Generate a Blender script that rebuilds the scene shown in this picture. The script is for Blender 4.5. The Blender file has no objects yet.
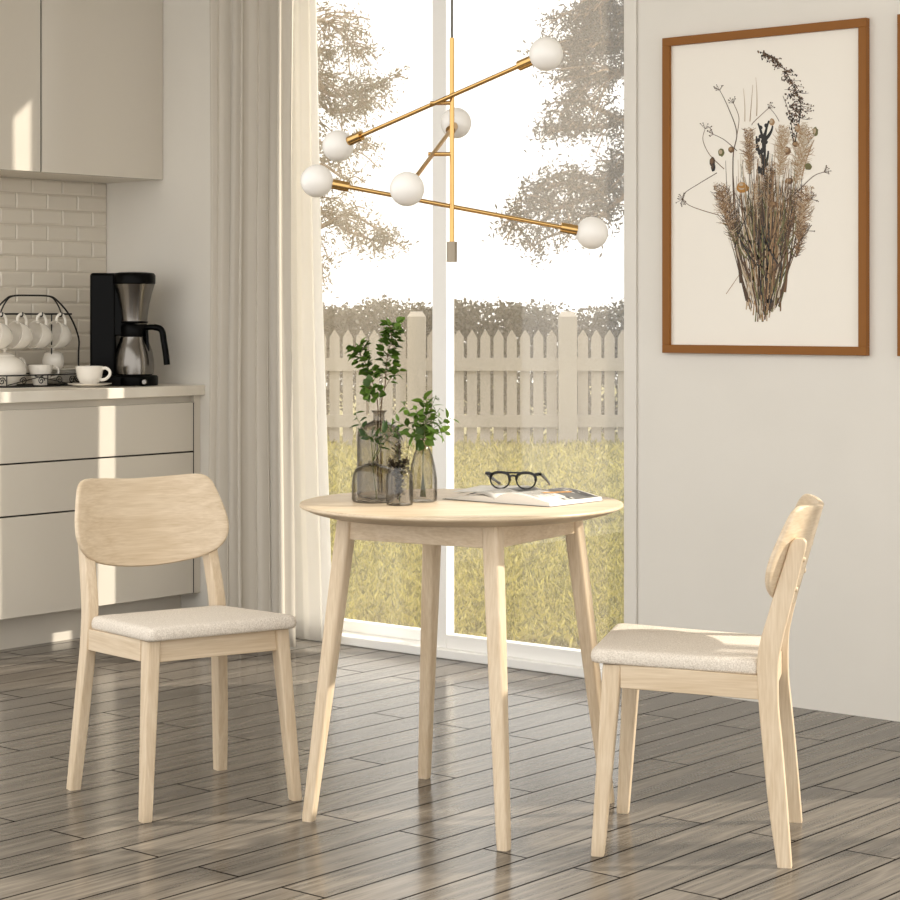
import bpy, math, random
from mathutils import Vector, Matrix
import numpy as np
random.seed(7)
R = math.radians
PI = math.pi
scene = bpy.context.scene
col = scene.collection
F = 2090.0; HY = 314.0; CH = 1.23
TH = math.atan(2495.0/2090.0)           # heading of the camera off the window wall
TH = R(39.94)
CT, ST = math.cos(TH), math.sin(TH)

# ------------------------------------------------------------------ helpers
def W(X, D, z=0.0):
    "right / forward metres measured from the camera's spot -> room coordinates"
    return Vector((CT*X - ST*D, ST*X + CT*D, z))
def PD(px, py, D):
    return W((px-450)/F*D, D, CH-(py-HY)*D/F)
def onwall(px, py, y=5.705):
    k = (px-450)/F
    D = y/(CT + ST*k)
    return PD(px, py, D)

def lin(c):
    out = []
    for v in c:
        v = v/255.0
        out.append(v/12.92 if v <= .04045 else ((v+.055)/1.055)**2.4)
    return tuple(out)+(1.0,)

class MB:
    def __init__(s): s.v = []; s.f = []; s.mi = []; s.cur = 0
    def add(s, vs, fs):
        n = len(s.v)
        s.v += [tuple(v) for v in vs]
        for f in fs:
            s.f.append(tuple(n+i for i in f)); s.mi.append(s.cur)
        return s
    def box(s, x0, x1, y0, y1, z0, z1, m=None):
        vs = [Vector(p) for p in ((x0,y0,z0),(x1,y0,z0),(x1,y1,z0),(x0,y1,z0),(x0,y0,z1),(x1,y0,z1),(x1,y1,z1),(x0,y1,z1))]
        if m: vs = [m @ v for v in vs]
        return s.add(vs, [(0,3,2,1),(4,5,6,7),(0,1,5,4),(1,2,6,5),(2,3,7,6),(3,0,4,7)])
    def lathe(s, prof, c=(0,0,0), n=32, m=None, cap=True):
        vs = []; c = Vector(c)
        for r, z in prof:
            for i in range(n):
                a = 2*PI*i/n
                p = Vector((r*math.cos(a), r*math.sin(a), z))
                if m: p = m @ p
                vs.append(p + c)
        fs = []
        for j in range(len(prof)-1):
            for i in range(n):
                a, b = j*n+i, j*n+(i+1) % n
                fs.append((a, b, b+n, a+n))
        if cap:
            fs.append(tuple(reversed(range(n))))
            k = (len(prof)-1)*n
            fs.append(tuple(range(k, k+n)))
        return s.add(vs, fs)
    def tube(s, pts, r, n=8, closed=False, flat=1.0, up=None):
        pts = [Vector(p) for p in pts]
        N = len(pts)
        rs = r if isinstance(r, (list, tuple)) else [r]*N
        vs = []; prev = None
        for i, p in enumerate(pts):
            if closed: t = pts[(i+1) % N]-pts[i-1]
            else: t = pts[min(i+1, N-1)]-pts[max(i-1, 0)]
            if t.length < 1e-9: t = Vector((0,0,1))
            t.normalize()
            if prev is None:
                a = Vector(up) if up else (Vector((0,0,1)) if abs(t.z) < .9 else Vector((1,0,0)))
            else: a = prev
            a = a - t*a.dot(t)
            if a.length < 1e-6: a = t.orthogonal()
            a.normalize(); prev = a
            b = t.cross(a)
            for k in range(n):
                an = 2*PI*k/n
                vs.append(p + a*math.cos(an)*rs[i] + b*math.sin(an)*rs[i]*flat)
        fs = []
        M = N if closed else N-1
        for j in range(M):
            for k in range(n):
                a0, b0 = j*n+k, j*n+(k+1) % n
                j2 = (j+1) % N
                fs.append((a0, b0, j2*n+(k+1) % n, j2*n+k))
        if not closed:
            fs.append(tuple(reversed(range(n)))); fs.append(tuple(range((N-1)*n, N*n)))
        return s.add(vs, fs)
    def loft(s, rings, closed=True, caps=True):
        n = len(rings[0]); vs = [p for r in rings for p in r]; fs = []
        for j in range(len(rings)-1):
            for k in range(n if closed else n-1):
                a, b = j*n+k, j*n+(k+1) % n
                fs.append((a, b, b+n, a+n))
        if caps:
            fs.append(tuple(reversed(range(n)))); k = (len(rings)-1)*n
            fs.append(tuple(range(k, k+n)))
        return s.add(vs, fs)
    def sphere(s, c, r, n=24, m=16, sz=1.0):
        prof = []
        for j in range(m+1):
            a = -PI/2+PI*j/m
            prof.append((max(r*math.cos(a), 1e-5), r*sz*math.sin(a)))
        return s.lathe(prof, c, n)
    def build(s, name, mat, parent=None, loc=None, smooth=35, bevel=0, seg=2):
        me = bpy.data.meshes.new(name)
        me.from_pydata(s.v, [], s.f)
        mats = mat if isinstance(mat, list) else [mat]
        for m in mats: me.materials.append(m)
        if len(mats) > 1: me.polygons.foreach_set('material_index', s.mi)
        me.validate()
        if smooth:
            me.polygons.foreach_set('use_smooth', [True]*len(me.polygons))
            me.set_sharp_from_angle(angle=R(smooth))
        me.update()
        o = bpy.data.objects.new(name, me); col.objects.link(o)
        if parent: o.parent = parent
        if loc is not None: o.location = loc
        if bevel:
            b = o.modifiers.new('bevel', 'BEVEL'); b.width = bevel; b.segments = seg; b.limit_method = 'ANGLE'; b.angle_limit = R(40)
            b.harden_normals = False
        return o

def tag(o, label=None, cat=None, group=None, kind=None):
    if label: o['label'] = label
    if cat: o['category'] = cat
    if group: o['group'] = group
    if kind: o['kind'] = kind
    return o
def empty(name, loc=(0,0,0), rz=0, label=None, cat=None, group=None):
    o = bpy.data.objects.new(name, None); col.objects.link(o)
    o.location = loc; o.rotation_euler = (0,0,rz); o.empty_display_size = .1
    return tag(o, label, cat, group)
def copy_tree(o, parent=None):
    kids = [c for c in bpy.data.objects if c.parent == o]
    c = o.copy(); col.objects.link(c)
    if parent: c.parent = parent
    for k in kids: copy_tree(k, c)
    return c
def catmull(pts, n=6, closed=False):
    P = [Vector(p) for p in pts]; N = len(P); out = []
    for i in range(N if closed else N-1):
        if closed: a, b, c, d = P[i-1], P[i], P[(i+1) % N], P[(i+2) % N]
        else: a, b, c, d = P[max(i-1,0)], P[i], P[i+1], P[min(i+2, N-1)]
        for k in range(n):
            t = k/n
            out.append(.5*((2*b)+(c-a)*t+(2*a-5*b+4*c-d)*t*t+(3*b-a-3*c+d)*t*t*t))
    if not closed: out.append(P[-1])
    return out

# ------------------------------------------------------------------ materials
def mat(name, color, rough=.5, metal=0, spec=.5, **kw):
    m = bpy.data.materials.new(name); m.use_nodes = True
    b = m.node_tree.nodes['Principled BSDF']
    b.inputs['Base Color'].default_value = color if len(color) == 4 else lin(color)
    b.inputs['Roughness'].default_value = rough
    b.inputs['Metallic'].default_value = metal
    b.inputs['Specular IOR Level'].default_value = spec
    for k, v in kw.items(): b.inputs[k.replace('_', ' ')].default_value = v
    return m
def N(m, t, **kw):
    n = m.node_tree.nodes.new(t)
    for k, v in kw.items(): setattr(n, k, v)
    return n
def L(m, a, b): m.node_tree.links.new(a, b)
def setin(n, **kw):
    for k, v in kw.items(): n.inputs[k.replace('_', ' ')].default_value = v

def noisy(name, c1, c2, scale=40, rough=.5, bump=0, bscale=200, vec=(1,1,1), **kw):
    m = mat(name, c1, rough, **kw); b = m.node_tree.nodes['Principled BSDF']
    tc = N(m, 'ShaderNodeTexCoord'); mp = N(m, 'ShaderNodeMapping'); mp.inputs['Scale'].default_value = vec
    L(m, tc.outputs['Object'], mp.inputs['Vector'])
    nz = N(m, 'ShaderNodeTexNoise'); setin(nz, Scale=scale, Detail=4.0)
    L(m, mp.outputs[0], nz.inputs['Vector'])
    rp = N(m, 'ShaderNodeValToRGB'); rp.color_ramp.elements[0].position = .35; rp.color_ramp.elements[1].position = .65
    rp.color_ramp.elements[0].color = lin(c1); rp.color_ramp.elements[1].color = lin(c2)
    L(m, nz.outputs['Fac'], rp.inputs[0]); L(m, rp.outputs[0], b.inputs['Base Color'])
    if bump:
        n2 = N(m, 'ShaderNodeTexNoise'); setin(n2, Scale=bscale, Detail=2.0); L(m, mp.outputs[0], n2.inputs['Vector'])
        bp = N(m, 'ShaderNodeBump'); setin(bp, Strength=bump, Distance=.002); L(m, n2.outputs['Fac'], bp.inputs['Height'])
        L(m, bp.outputs[0], b.inputs['Normal'])
    return m

def wood(name, axis, light=(225,207,181), dark=(199,176,144)):
    m = mat(name, light, .42); b = m.node_tree.nodes['Principled BSDF']
    tc = N(m, 'ShaderNodeTexCoord'); mp = N(m, 'ShaderNodeMapping')
    sc = [1.0,1.0,1.0]; sc[axis] = .045
    if axis == 0: sc[1] = .4
    mp.inputs['Scale'].default_value = sc
    L(m, tc.outputs['Object'], mp.inputs['Vector'])
    nz = N(m, 'ShaderNodeTexNoise'); setin(nz, Scale=26.0, Detail=2.0, Distortion=.35); L(m, mp.outputs[0], nz.inputs['Vector'])
    mth = N(m, 'ShaderNodeMath', operation='MULTIPLY'); L(m, nz.outputs['Fac'], mth.inputs[0]); mth.inputs[1].default_value = 9.0
    fr = N(m, 'ShaderNodeMath', operation='PINGPONG'); L(m, mth.outputs[0], fr.inputs[0]); fr.inputs[1].default_value = 1.0
    n2 = N(m, 'ShaderNodeTexNoise'); setin(n2, Scale=260.0, Detail=2.0); L(m, mp.outputs[0], n2.inputs['Vector'])
    mx = N(m, 'ShaderNodeMath', operation='MULTIPLY_ADD'); L(m, n2.outputs['Fac'], mx.inputs[0]); mx.inputs[1].default_value = .75
    sm = N(m, 'ShaderNodeMath', operation='MULTIPLY'); L(m, fr.outputs[0], sm.inputs[0]); sm.inputs[1].default_value = .22
    L(m, sm.outputs[0], mx.inputs[2])
    rp = N(m, 'ShaderNodeValToRGB'); rp.color_ramp.elements[0].position = .2; rp.color_ramp.elements[1].position = .8
    rp.color_ramp.elements[0].color = lin(light); rp.color_ramp.elements[1].color = lin(dark)
    L(m, mx.outputs[0], rp.inputs[0]); L(m, rp.outputs[0], b.inputs['Base Color'])
    bp = N(m, 'ShaderNodeBump'); setin(bp, Strength=.08, Distance=.001); L(m, n2.outputs['Fac'], bp.inputs['Height']); L(m, bp.outputs[0], b.inputs['Normal'])
    return m
WX, WY, WZ = wood('oak_x', 0), wood('oak_y', 1), wood('oak_z', 2)

def floor_mat():
    m = mat('floorboards', (120,110,98), .3); b = m.node_tree.nodes['Principled BSDF']; nt = m.node_tree
    tc = N(m, 'ShaderNodeTexCoord'); sp = N(m, 'ShaderNodeSeparateXYZ'); L(m, tc.outputs['Object'], sp.inputs[0])
    def M(op, a, bb=None, c=None):
        n = N(m, 'ShaderNodeMath', operation=op)
        for i, v in enumerate((a, bb, c)):
            if v is None: continue
            if isinstance(v, (int, float)): n.inputs[i].default_value = v
            else: L(m, v, n.inputs[i])
        return n.outputs[0]
    u = M('MULTIPLY', sp.outputs[0], -1.0)
    ru = M('DIVIDE', M('SUBTRACT', u, 2.512), .129)
    row = M('FLOOR', ru); fu = M('SUBTRACT', ru, row)
    odd = M('FLOORED_MODULO', row, 2.0)
    cv = M('DIVIDE', M('SUBTRACT', sp.outputs[1], M('SUBTRACT', 5.31, M('MULTIPLY', odd, .523))), 1.052)
    cl = M('FLOOR', cv); fv = M('SUBTRACT', cv, cl)
    eu = M('MULTIPLY', M('MINIMUM', fu, M('SUBTRACT', 1.0, fu)), .129)
    ev = M('MULTIPLY', M('MINIMUM', fv, M('SUBTRACT', 1.0, fv)), 1.052)
    edge = M('MINIMUM', eu, ev)
    gap = N(m, 'ShaderNodeMapRange'); L(m, edge, gap.inputs[0]); setin(gap, From_Min=.0022, From_Max=.0042, To_Min=1.0, To_Max=0.0)
    # wood figure, different on every board
    wn = N(m, 'ShaderNodeTexWhiteNoise', noise_dimensions='2D'); cb = N(m, 'ShaderNodeCombineXYZ'); L(m, row, cb.inputs[0]); L(m, cl, cb.inputs[1]); L(m, cb.outputs[0], wn.inputs['Vector'])
    c2 = N(m, 'ShaderNodeCombineXYZ'); L(m, u, c2.inputs[0]); L(m, M('MULTIPLY', sp.outputs[1], .055), c2.inputs[1]); L(m, M('MULTIPLY', wn.outputs['Value'], 13.0), c2.inputs[2])
    nz = N(m, 'ShaderNodeTexNoise'); setin(nz, Scale=9.0, Detail=1.0, Distortion=.4); L(m, c2.outputs[0], nz.inputs['Vector'])
    rings = M('PINGPONG', M('MULTIPLY', nz.outputs['Fac'], 15.0), 1.0)
    n2 = N(m, 'ShaderNodeTexNoise'); setin(n2, Scale=170.0, Detail=3.0); L(m, c2.outputs[0], n2.inputs['Vector'])
    f = M('ADD', M('MULTIPLY', rings, .26), M('MULTIPLY', n2.outputs['Fac'], .5))
    f = M('ADD', f, M('MULTIPLY', wn.outputs['Value'], .16))
    rp = N(m, 'ShaderNodeValToRGB'); rp.color_ramp.elements[0].position = .2; rp.color_ramp.elements[1].position = .9
    rp.color_ramp.elements[0].color = lin(FLOOR_D); rp.color_ramp.elements[1].color = lin(FLOOR_L)
    L(m, f, rp.inputs[0])
    mx = N(m, 'ShaderNodeMix', data_type='RGBA'); L(m, gap.outputs[0], mx.inputs[0]); L(m, rp.outputs[0], mx.inputs[6]); mx.inputs[7].default_value = lin((24,20,17))
    L(m, mx.outputs[2], b.inputs['Base Color'])
    h = M('SUBTRACT', M('MULTIPLY', f, .04), gap.outputs[0])
    rb = M('MULTIPLY', M('SUBTRACT', 1.0, gap.outputs[0]), .24); L(m, rb, b.inputs['Specular IOR Level'])
    bp = N(m, 'ShaderNodeBump'); setin(bp, Strength=.12, Distance=.001); L(m, h, bp.inputs['Height']); L(m, bp.outputs[0], b.inputs['Normal'])
    rr = N(m, 'ShaderNodeMapRange'); L(m, n2.outputs['Fac'], rr.inputs[0]); setin(rr, To_Min=.13, To_Max=.21); L(m, rr.outputs[0], b.inputs['Roughness'])
    return m
FLOOR_D, FLOOR_L = (76,70,64), (138,129,117)

def schlick(m):
    "two-sided Fresnel reflectance of a thin sheet"
    lw = N(m, 'ShaderNodeLayerWeight'); setin(lw, Blend=.5)
    p = N(m, 'ShaderNodeMath', operation='POWER'); L(m, lw.outputs['Facing'], p.inputs[0]); p.inputs[1].default_value = 5.0
    q = N(m, 'ShaderNodeMath', operation='MULTIPLY_ADD'); L(m, p.outputs[0], q.inputs[0]); q.inputs[1].default_value = .95; q.inputs[2].default_value = .045
    return q

def glass_pane():
    m = bpy.data.materials.new('window_glass'); m.use_nodes = True; nt = m.node_tree; nt.nodes.clear()
    out = N(m, 'ShaderNodeOutputMaterial'); tr = N(m, 'ShaderNodeBsdfTransparent'); tr.inputs[0].default_value = (.96,.96,.95,1)
    gl = N(m, 'ShaderNodeBsdfGlossy'); setin(gl, Roughness=.02); gl.inputs[0].default_value = (1,1,1,1)
    mul = schlick(m)
    mx = N(m, 'ShaderNodeMixShader'); L(m, mul.outputs[0], mx.inputs[0]); L(m, tr.outputs[0], mx.inputs[1]); L(m, gl.outputs[0], mx.inputs[2])
    # pale scattering layer imitating the haze of room reflections in the glass
    df = N(m, 'ShaderNodeBsdfTranslucent'); df.inputs[0].default_value = lin((238,224,204))
    dd = N(m, 'ShaderNodeBsdfDiffuse'); dd.inputs[0].default_value = lin((238,224,204))
    ad = N(m, 'ShaderNodeMixShader'); ad.inputs[0].default_value = .5; L(m, df.outputs[0], ad.inputs[1]); L(m, dd.outputs[0], ad.inputs[2])
    tc = N(m, 'ShaderNodeTexCoord'); nz = N(m, 'ShaderNodeTexNoise'); setin(nz, Scale=1.3, Detail=3.0); L(m, tc.outputs['Object'], nz.inputs['Vector'])
    mr = N(m, 'ShaderNodeMapRange'); L(m, nz.outputs['Fac'], mr.inputs[0]); setin(mr, From_Min=.3, From_Max=.7, To_Min=HAZE*.7, To_Max=HAZE*1.3)
    m2 = N(m, 'ShaderNodeMixShader'); L(m, mr.outputs[0], m2.inputs[0]); L(m, mx.outputs[0], m2.inputs[1]); L(m, ad.outputs[0], m2.inputs[2])
    L(m, m2.outputs[0], out.inputs[0])
    return m
HAZE = .085  # strength of the imitated reflection haze

def smoky_glass(name, tint, edge):
    m = bpy.data.materials.new(name); m.use_nodes = True; nt = m.node_tree; nt.nodes.clear()
    out = N(m, 'ShaderNodeOutputMaterial'); tr = N(m, 'ShaderNodeBsdfTransparent')
    lw = N(m, 'ShaderNodeLayerWeight'); setin(lw, Blend=.35)
    rp = N(m, 'ShaderNodeValToRGB'); rp.color_ramp.elements[0].color = tint; rp.color_ramp.elements[1].color = edge
    rp.color_ramp.elements[0].position = .25; rp.color_ramp.elements[1].position = .95
    L(m, lw.outputs['Facing'], rp.inputs[0]); L(m, rp.outputs[0], tr.inputs[0])
    gl = N(m, 'ShaderNodeBsdfGlossy'); setin(gl, Roughness=.03)
    fr = schlick(m)
    mx = N(m, 'ShaderNodeMixShader'); L(m, fr.outputs[0], mx.inputs[0]); L(m, tr.outputs[0], mx.inputs[1]); L(m, gl.outputs[0], mx.inputs[2])
    L(m, mx.outputs[0], out.inputs[0])
    return m

def cloth(name, c, trans=.4, holes=0, vec=(1,1,1), bump=.2):
    m = bpy.data.materials.new(name); m.use_nodes = True; nt = m.node_tree; nt.nodes.clear()
    out = N(m, 'ShaderNodeOutputMaterial')
    d = N(m, 'ShaderNodeBsdfDiffuse'); d.inputs[0].default_value = lin(c)
    t = N(m, 'ShaderNodeBsdfTranslucent'); t.inputs[0].default_value = lin(c)
    mx = N(m, 'ShaderNodeMixShader'); mx.inputs[0].default_value = trans
    L(m, d.outputs[0], mx.inputs[1]); L(m, t.outputs[0], mx.inputs[2])
    tc = N(m, 'ShaderNodeTexCoord'); mp = N(m, 'ShaderNodeMapping'); mp.inputs['Scale'].default_value = vec; L(m, tc.outputs['Object'], mp.inputs[0])
    nz = N(m, 'ShaderNodeTexNoise'); setin(nz, Scale=500.0, Detail=2.0); L(m, mp.outputs[0], nz.inputs['Vector'])
    bp = N(m, 'ShaderNodeBump'); setin(bp, Strength=bump, Distance=.001); L(m, nz.outputs['Fac'], bp.inputs['Height']); L(m, bp.outputs[0], d.inputs['Normal'])
    if holes:
        tp = N(m, 'ShaderNodeBsdfTransparent'); m2 = N(m, 'ShaderNodeMixShader'); m2.inputs[0].default_value = holes
        L(m, mx.outputs[0], m2.inputs[1]); L(m, tp.outputs[0], m2.inputs[2]); L(m, m2.outputs[0], out.inputs[0])
    else: L(m, mx.outputs[0], out.inputs[0])
    return m

def leaf_mat(name, c1, c2, trans=.35):
    m = bpy.data.materials.new(name); m.use_nodes = True; nt = m.node_tree; nt.nodes.clear()
    out = N(m, 'ShaderNodeOutputMaterial')
    g = N(m, 'ShaderNodeNewGeometry')
    rp = N(m, 'ShaderNodeValToRGB'); rp.color_ramp.elements[0].color = lin(c1); rp.color_ramp.elements[1].color = lin(c2)
    L(m, g.outputs['Random Per Island'], rp.inputs[0])
    d = N(m, 'ShaderNodeBsdfPrincipled'); setin(d, Roughness=.5); L(m, rp.outputs[0], d.inputs['Base Color'])
    t = N(m, 'ShaderNodeBsdfTranslucent'); L(m, rp.outputs[0], t.inputs[0])
    mx = N(m, 'ShaderNodeMixShader'); mx.inputs[0].default_value = trans
    L(m, d.outputs[0], mx.inputs[1]); L(m, t.outputs[0], mx.inputs[2]); L(m, mx.outputs[0], out.inputs[0])
    return m

M_wall = noisy('wall_paint', (232,228,220), (235,231,223), 3, .7, bump=.05, bscale=150)
M_ceil = mat('ceiling_paint', (236,232,224), .8)
M_floor = floor_mat()
M_white = mat('white_lacquer', (238,235,229), .35); M_win = mat('window_paint', (251,250,247), .35)
M_cab = mat('cabinet_satin', (216,209,197), .18)
M_cabside = mat('cabinet_carcass', (216,209,197), .35)
M_dark = mat('painted_gap_shade', (30,27,24), .6)  # near-black colour standing in for shade inside the cabinet gaps
M_top = noisy('worktop_stone', (236,230,218), (228,220,206), 6, .3)
M_tile = mat('glazed_tile', (222,214,200), .12)
M_grout = mat('grout', (196,187,172), .8)
M_black = mat('black_plastic', (1,1,1), .34, spec=.09)
M_wire = mat('black_wire', (16,15,14), .4)
M_steel = mat('brushed_steel', (124,120,115), .2, metal=1)
M_china = mat('white_china', (243,238,229), .1)
M_brass = mat('polished_brass', (200,162,104), .18, metal=1)
M_nickel = mat('dull_nickel', (140,130,115), .35, metal=1)
M_globe = mat('opal_glass', (236,232,226), .25)
M_fabric = noisy('seat_fabric', (240,231,218), (208,197,182), 330, .95, bump=1.0, bscale=420)
M_frame = mat('picture_oak', (142,90,32), .5, spec=.3)
M_paper = mat('picture_paper', (244,238,227), .25)
M_page = mat('magazine_page', (226,221,212), .45)
M_ink = mat('printed_grey', (98,96,92), .4)
M_ink2 = mat('printed_dark', (52,50,48), .4)
M_ink3 = mat('printed_orange', (214,150,60), .4)
M_spec = mat('black_acetate', (4,4,4), .15)
M_fence = mat('fence_paint', (158,151,141), .6)
M_lens = smoky_glass('clear_lens', (.93,.93,.93,1), (.8,.8,.8,1))
M_glass = glass_pane()
M_vase = smoky_glass('smoky_glass', (.885,.87,.845,1), (.25,.245,.235,1))
M_vase2 = smoky_glass('grey_glass', (.80,.78,.75,1), (.16,.155,.15,1))
M_sheer = cloth('sheer_cloth', (250,248,244), .42, .04)
M_drape = cloth('drape_cloth', (208,201,189), .06, bump=.4)
M_leafg = leaf_mat('green_leaf', (58,86,28), (112,146,54))
M_leafd = leaf_mat('dark_green_leaf', (40,64,30), (78,106,44))
M_lav = leaf_mat('dark_seed_head', (52,44,38), (96,86,66), .1)
M_cream_l = leaf_mat('cream_leaf', (206,196,160), (170,160,120))
M_stem = mat('brown_stem', (92,66,42), .6)
M_gstem = mat('green_stem', (84,92,48), .6)
M_bark = mat('bark', (128,108,86), .9)
M_treeL = leaf_mat('conifer_foliage_hazed', (118,107,82), (92,83,62), .5)  # leaf colour paled to imitate the veil of the left pane
M_treeR = leaf_mat('conifer_foliage', (72,65,50), (48,43,33), .3)
M_hedge = leaf_mat('hedge_foliage', (76,69,50), (46,44,30), .3)
M_grass = leaf_mat('grass_blade', (184,174,92), (98,98,44), .4)
M_soil = noisy('lawn_soil', (132,124,78), (108,102,60), 9, .9)

# ------------------------------------------------------------------ the room  (x to the right along the window wall, y towards it)
YW = 5.705; ZC = 2.95; T = .2
XC = -6.63                                    # wall behind the kitchen
w1 = (-5.635, -3.97); w2 = (-1.66, -.06); HEAD = 2.82
YB = -1.6; XR = 1.6
def struct(name, mb, m, **kw):
    o = mb.build(name, m, **kw); o['kind'] = 'structure'; return o
f = MB(); f.box(XC-T, XR, YB, YW+T, -.06, 0); struct('floor', f, M_floor)
f = MB(); f.box(XC-T, XR, 2.6, YW+T, ZC, ZC+.15); struct('ceiling', f, M_ceil)
f = MB(); f.box(XC-T, XC, 3.0, YW, 0, ZC); struct('wall_left', f, M_wall)
f = MB()
f.box(XC-T, w1[0], YW, YW+T, 0, ZC); f.box(w1[1], w2[0], YW, YW+T, 0, ZC); f.box(w2[1], XR, YW, YW+T, 0, ZC)
f.box(w1[0], w1[1], YW, YW+T, HEAD, ZC); f.box(w2[0], w2[1], YW, YW+T, HEAD, ZC)
struct('wall_back', f, M_wall)

def window(name, x0, x1):
    root = bpy.data.objects.new(name, None); col.objects.link(root); root['kind'] = 'structure'
    root.location = ((x0+x1)/2, YW, 0); dx = -(x0+x1)/2; o = Matrix.Translation((dx, -YW, 0))
    def bx(a, b, c, d, e, g, mb): mb.box(a, b, c, d, e, g, o)
    fr = MB()
    bx(x0, x1, YW-.004, YW+.17, 0, .033, fr); bx(x0, x1, YW+.02, YW+.17, HEAD-.04, HEAD, fr)
    bx(x0, x0+.012, YW+.02, YW+.17, .033, HEAD-.04, fr); bx(x1-.012, x1, YW+.02, YW+.17, .033, HEAD-.04, fr)
    fr.build('window_frame', M_win, root, bevel=.004)
    mid = -4.818 if x0 < -3 else (x0+x1)/2
    for (a, b, y, zb) in ((x0+.012, mid-.053, YW+.115, .072), (mid-.062, x1-.012, YW+.045, .083)):
        s = MB(); w = .066; t = .022; wa, wb = (.036, w) if a < mid-.2 else (w, .034)
        bx(a, a+wa, y-t, y+t, .033, HEAD-.04, s); bx(b-wb, b, y-t, y+t, .033, HEAD-.04, s)
        bx(a+wa, b-wb, y-t, y+t, .033, zb, s); bx(a+wa, b-wb, y-t, y+t, HEAD-.11, HEAD-.04, s)
        bx(b-.016, b, y-t-.005, y-t, .033, HEAD-.04, s)
        sash = s.build('sash', M_win, root, bevel=.003)
        g = MB(); bx(a+wa, b-wb, y-.003, y+.003, zb, HEAD-.11, g)
        g.build('window_pane', M_glass, sash, smooth=0)
    return root
window('window_1', *w1); window('window_2', *w2)
t_ = MB(); t_.box(-4.016, -3.966, YW-.010, YW-.0045, 0, HEAD+.048); t_.box(w1[0]-.048, w1[0], YW-.012, YW, 0, HEAD+.048); t_.box(w1[0], w1[1], YW-.012, YW, HEAD, HEAD+.048)
struct('trim_1', t_, M_wall, bevel=.003)

# ------------------------------------------------------------------ kitchen
UX = -6.28; FX = -6.06; CXF = -6.037
def wall_cab(y0, y1, label):
    root = empty('wall_cabinet', (XC, (y0+y1)/2, 1.769), 0, label, 'wall cabinet', 'wall cabinets over the worktop')
    m = Matrix.Translation((-XC, -(y0+y1)/2, -1.769))
    b = MB(); b.box(XC+.001, UX-.022, y0+.001, y1-.001, 1.769, 2.70, m); b.build('body', M_cabside, root, bevel=.001)
    e = MB(); e.box(UX-.0215, UX-.006, y0-.0062, y0+.0004, 1.7695, 2.69, m); e.build('gap_shade', M_dark, root)  # dark strip painting the shade between neighbouring doors
    d = MB(); d.box(UX-.020, UX, y0+.001, y1-.001, 1.769, 2.70, m); d.build('door', M_cab, root, bevel=.0015)
    return root
ysplit = 5.085
wall_cab(ysplit+.003, YW-.001, 'glossy cream wall cabinet fixed in the corner beside the window wall')
wall_cab(ysplit-.62, ysplit-.003, 'glossy cream wall cabinet above the cup rack, away from the corner')
wall_cab(ysplit-1.24, ysplit-.626, 'glossy cream wall cabinet past the frame edge')
for o in list(bpy.data.objects):
    if o.get('label', '').endswith('past the frame edge'):
        for c in [k for k in bpy.data.objects if k.parent == o]: bpy.data.objects.remove(c)
        bpy.data.objects.remove(o)
y0, y1 = 4.30, 5.664
root = empty('drawer_cabinet', (-6.3, (y0+y1)/2, 0), 0, 'wide cream base cabinet with three handleless drawers under the worktop', 'kitchen cabinet')
m = Matrix.Translation((6.3, -(y0+y1)/2, 0))
b = MB(); b.box(XC+.001, FX-.024, y0, YW-.001, .13, .909, m); b.build('body', M_cabside, root)
b = MB(); b.box(XC+.03, -6.175, y0, YW-.001, 0, .13, m); b.build('plinth', M_cabside, root)
b = MB(); b.box(FX-.024, FX-.004, y1+.006, YW-.001, .13, .909, m); b.build('filler_panel', M_cabside, root)
b = MB(); b.box(FX-.0245, FX-.0035, y1-.0015, y1+.0055, .13, .88, m); b.build('gap_shade_fill', M_dark, root)  # dark fill in place of the shade beside the filler panel
for za, zb in ((.131, .495), (.501, .685), (.691, .882)):
    b = MB(); b.box(FX-.0215, FX, y0, y1-.002, za, zb, m); b.build('drawer', M_cab, root, bevel=.0015)
b = MB(); b.box(FX-.0235, FX-.022, y0, y1, .49, .506, m); b.box(FX-.0235, FX-.022, y0, y1, .68, .696, m); b.build('gap_shade', M_dark, root)  # dark strips painting the shade between drawer fronts
b = MB(); b.box(XC+.001, CXF, 4.30, YW-.001, .910, .950); o = b.build('worktop', M_top, bevel=.002)
tag(o, 'pale stone worktop slab running into the corner over the drawers', 'worktop')
# bevelled metro tiles
b = MB(); tw, th, g = .156, .0626, .0024
b.box(XC+.0006, XC+.004, 4.2, YW-.0006, .951, 1.768)
b.cur = 1
r = 0; z = .951
while z < 1.765:
    z1 = min((.9617 if r == 0 else z+th)-g, 1.767); y = YW-.002-(tw/2 if r % 2 else 0) + 0
    ya = YW-.001
    ys = []
    edge = ya
    first = tw/2 if r % 2 else tw
    ye = ya; ln = first
    while ye > 4.25:
        a_, c_ = ye-ln+g, ye
        q = .008 if (z1-z) > .03 else .003
        X0, X1 = XC+.004, XC+.0085
        vs = [(X0,a_,z),(X0,c_,z),(X0,c_,z1),(X0,a_,z1),(X1,a_+q*.6,z+q),(X1,c_-q*.6,z+q),(X1,c_-q*.6,z1-q),(X1,a_+q*.6,z1-q)]
        b.add(vs, [(4,5,6,7),(0,1,5,4),(1,2,6,5),(2,3,7,6),(3,0,4,7)])
        ye -= ln; ln = tw
    z = .9617+th*r; r += 1
o = b.build('tile_backsplash', [M_grout, M_tile], smooth=0)
tag(o, 'cream chamfered metro tile backsplash between worktop and wall cabinets', 'backsplash')

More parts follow.
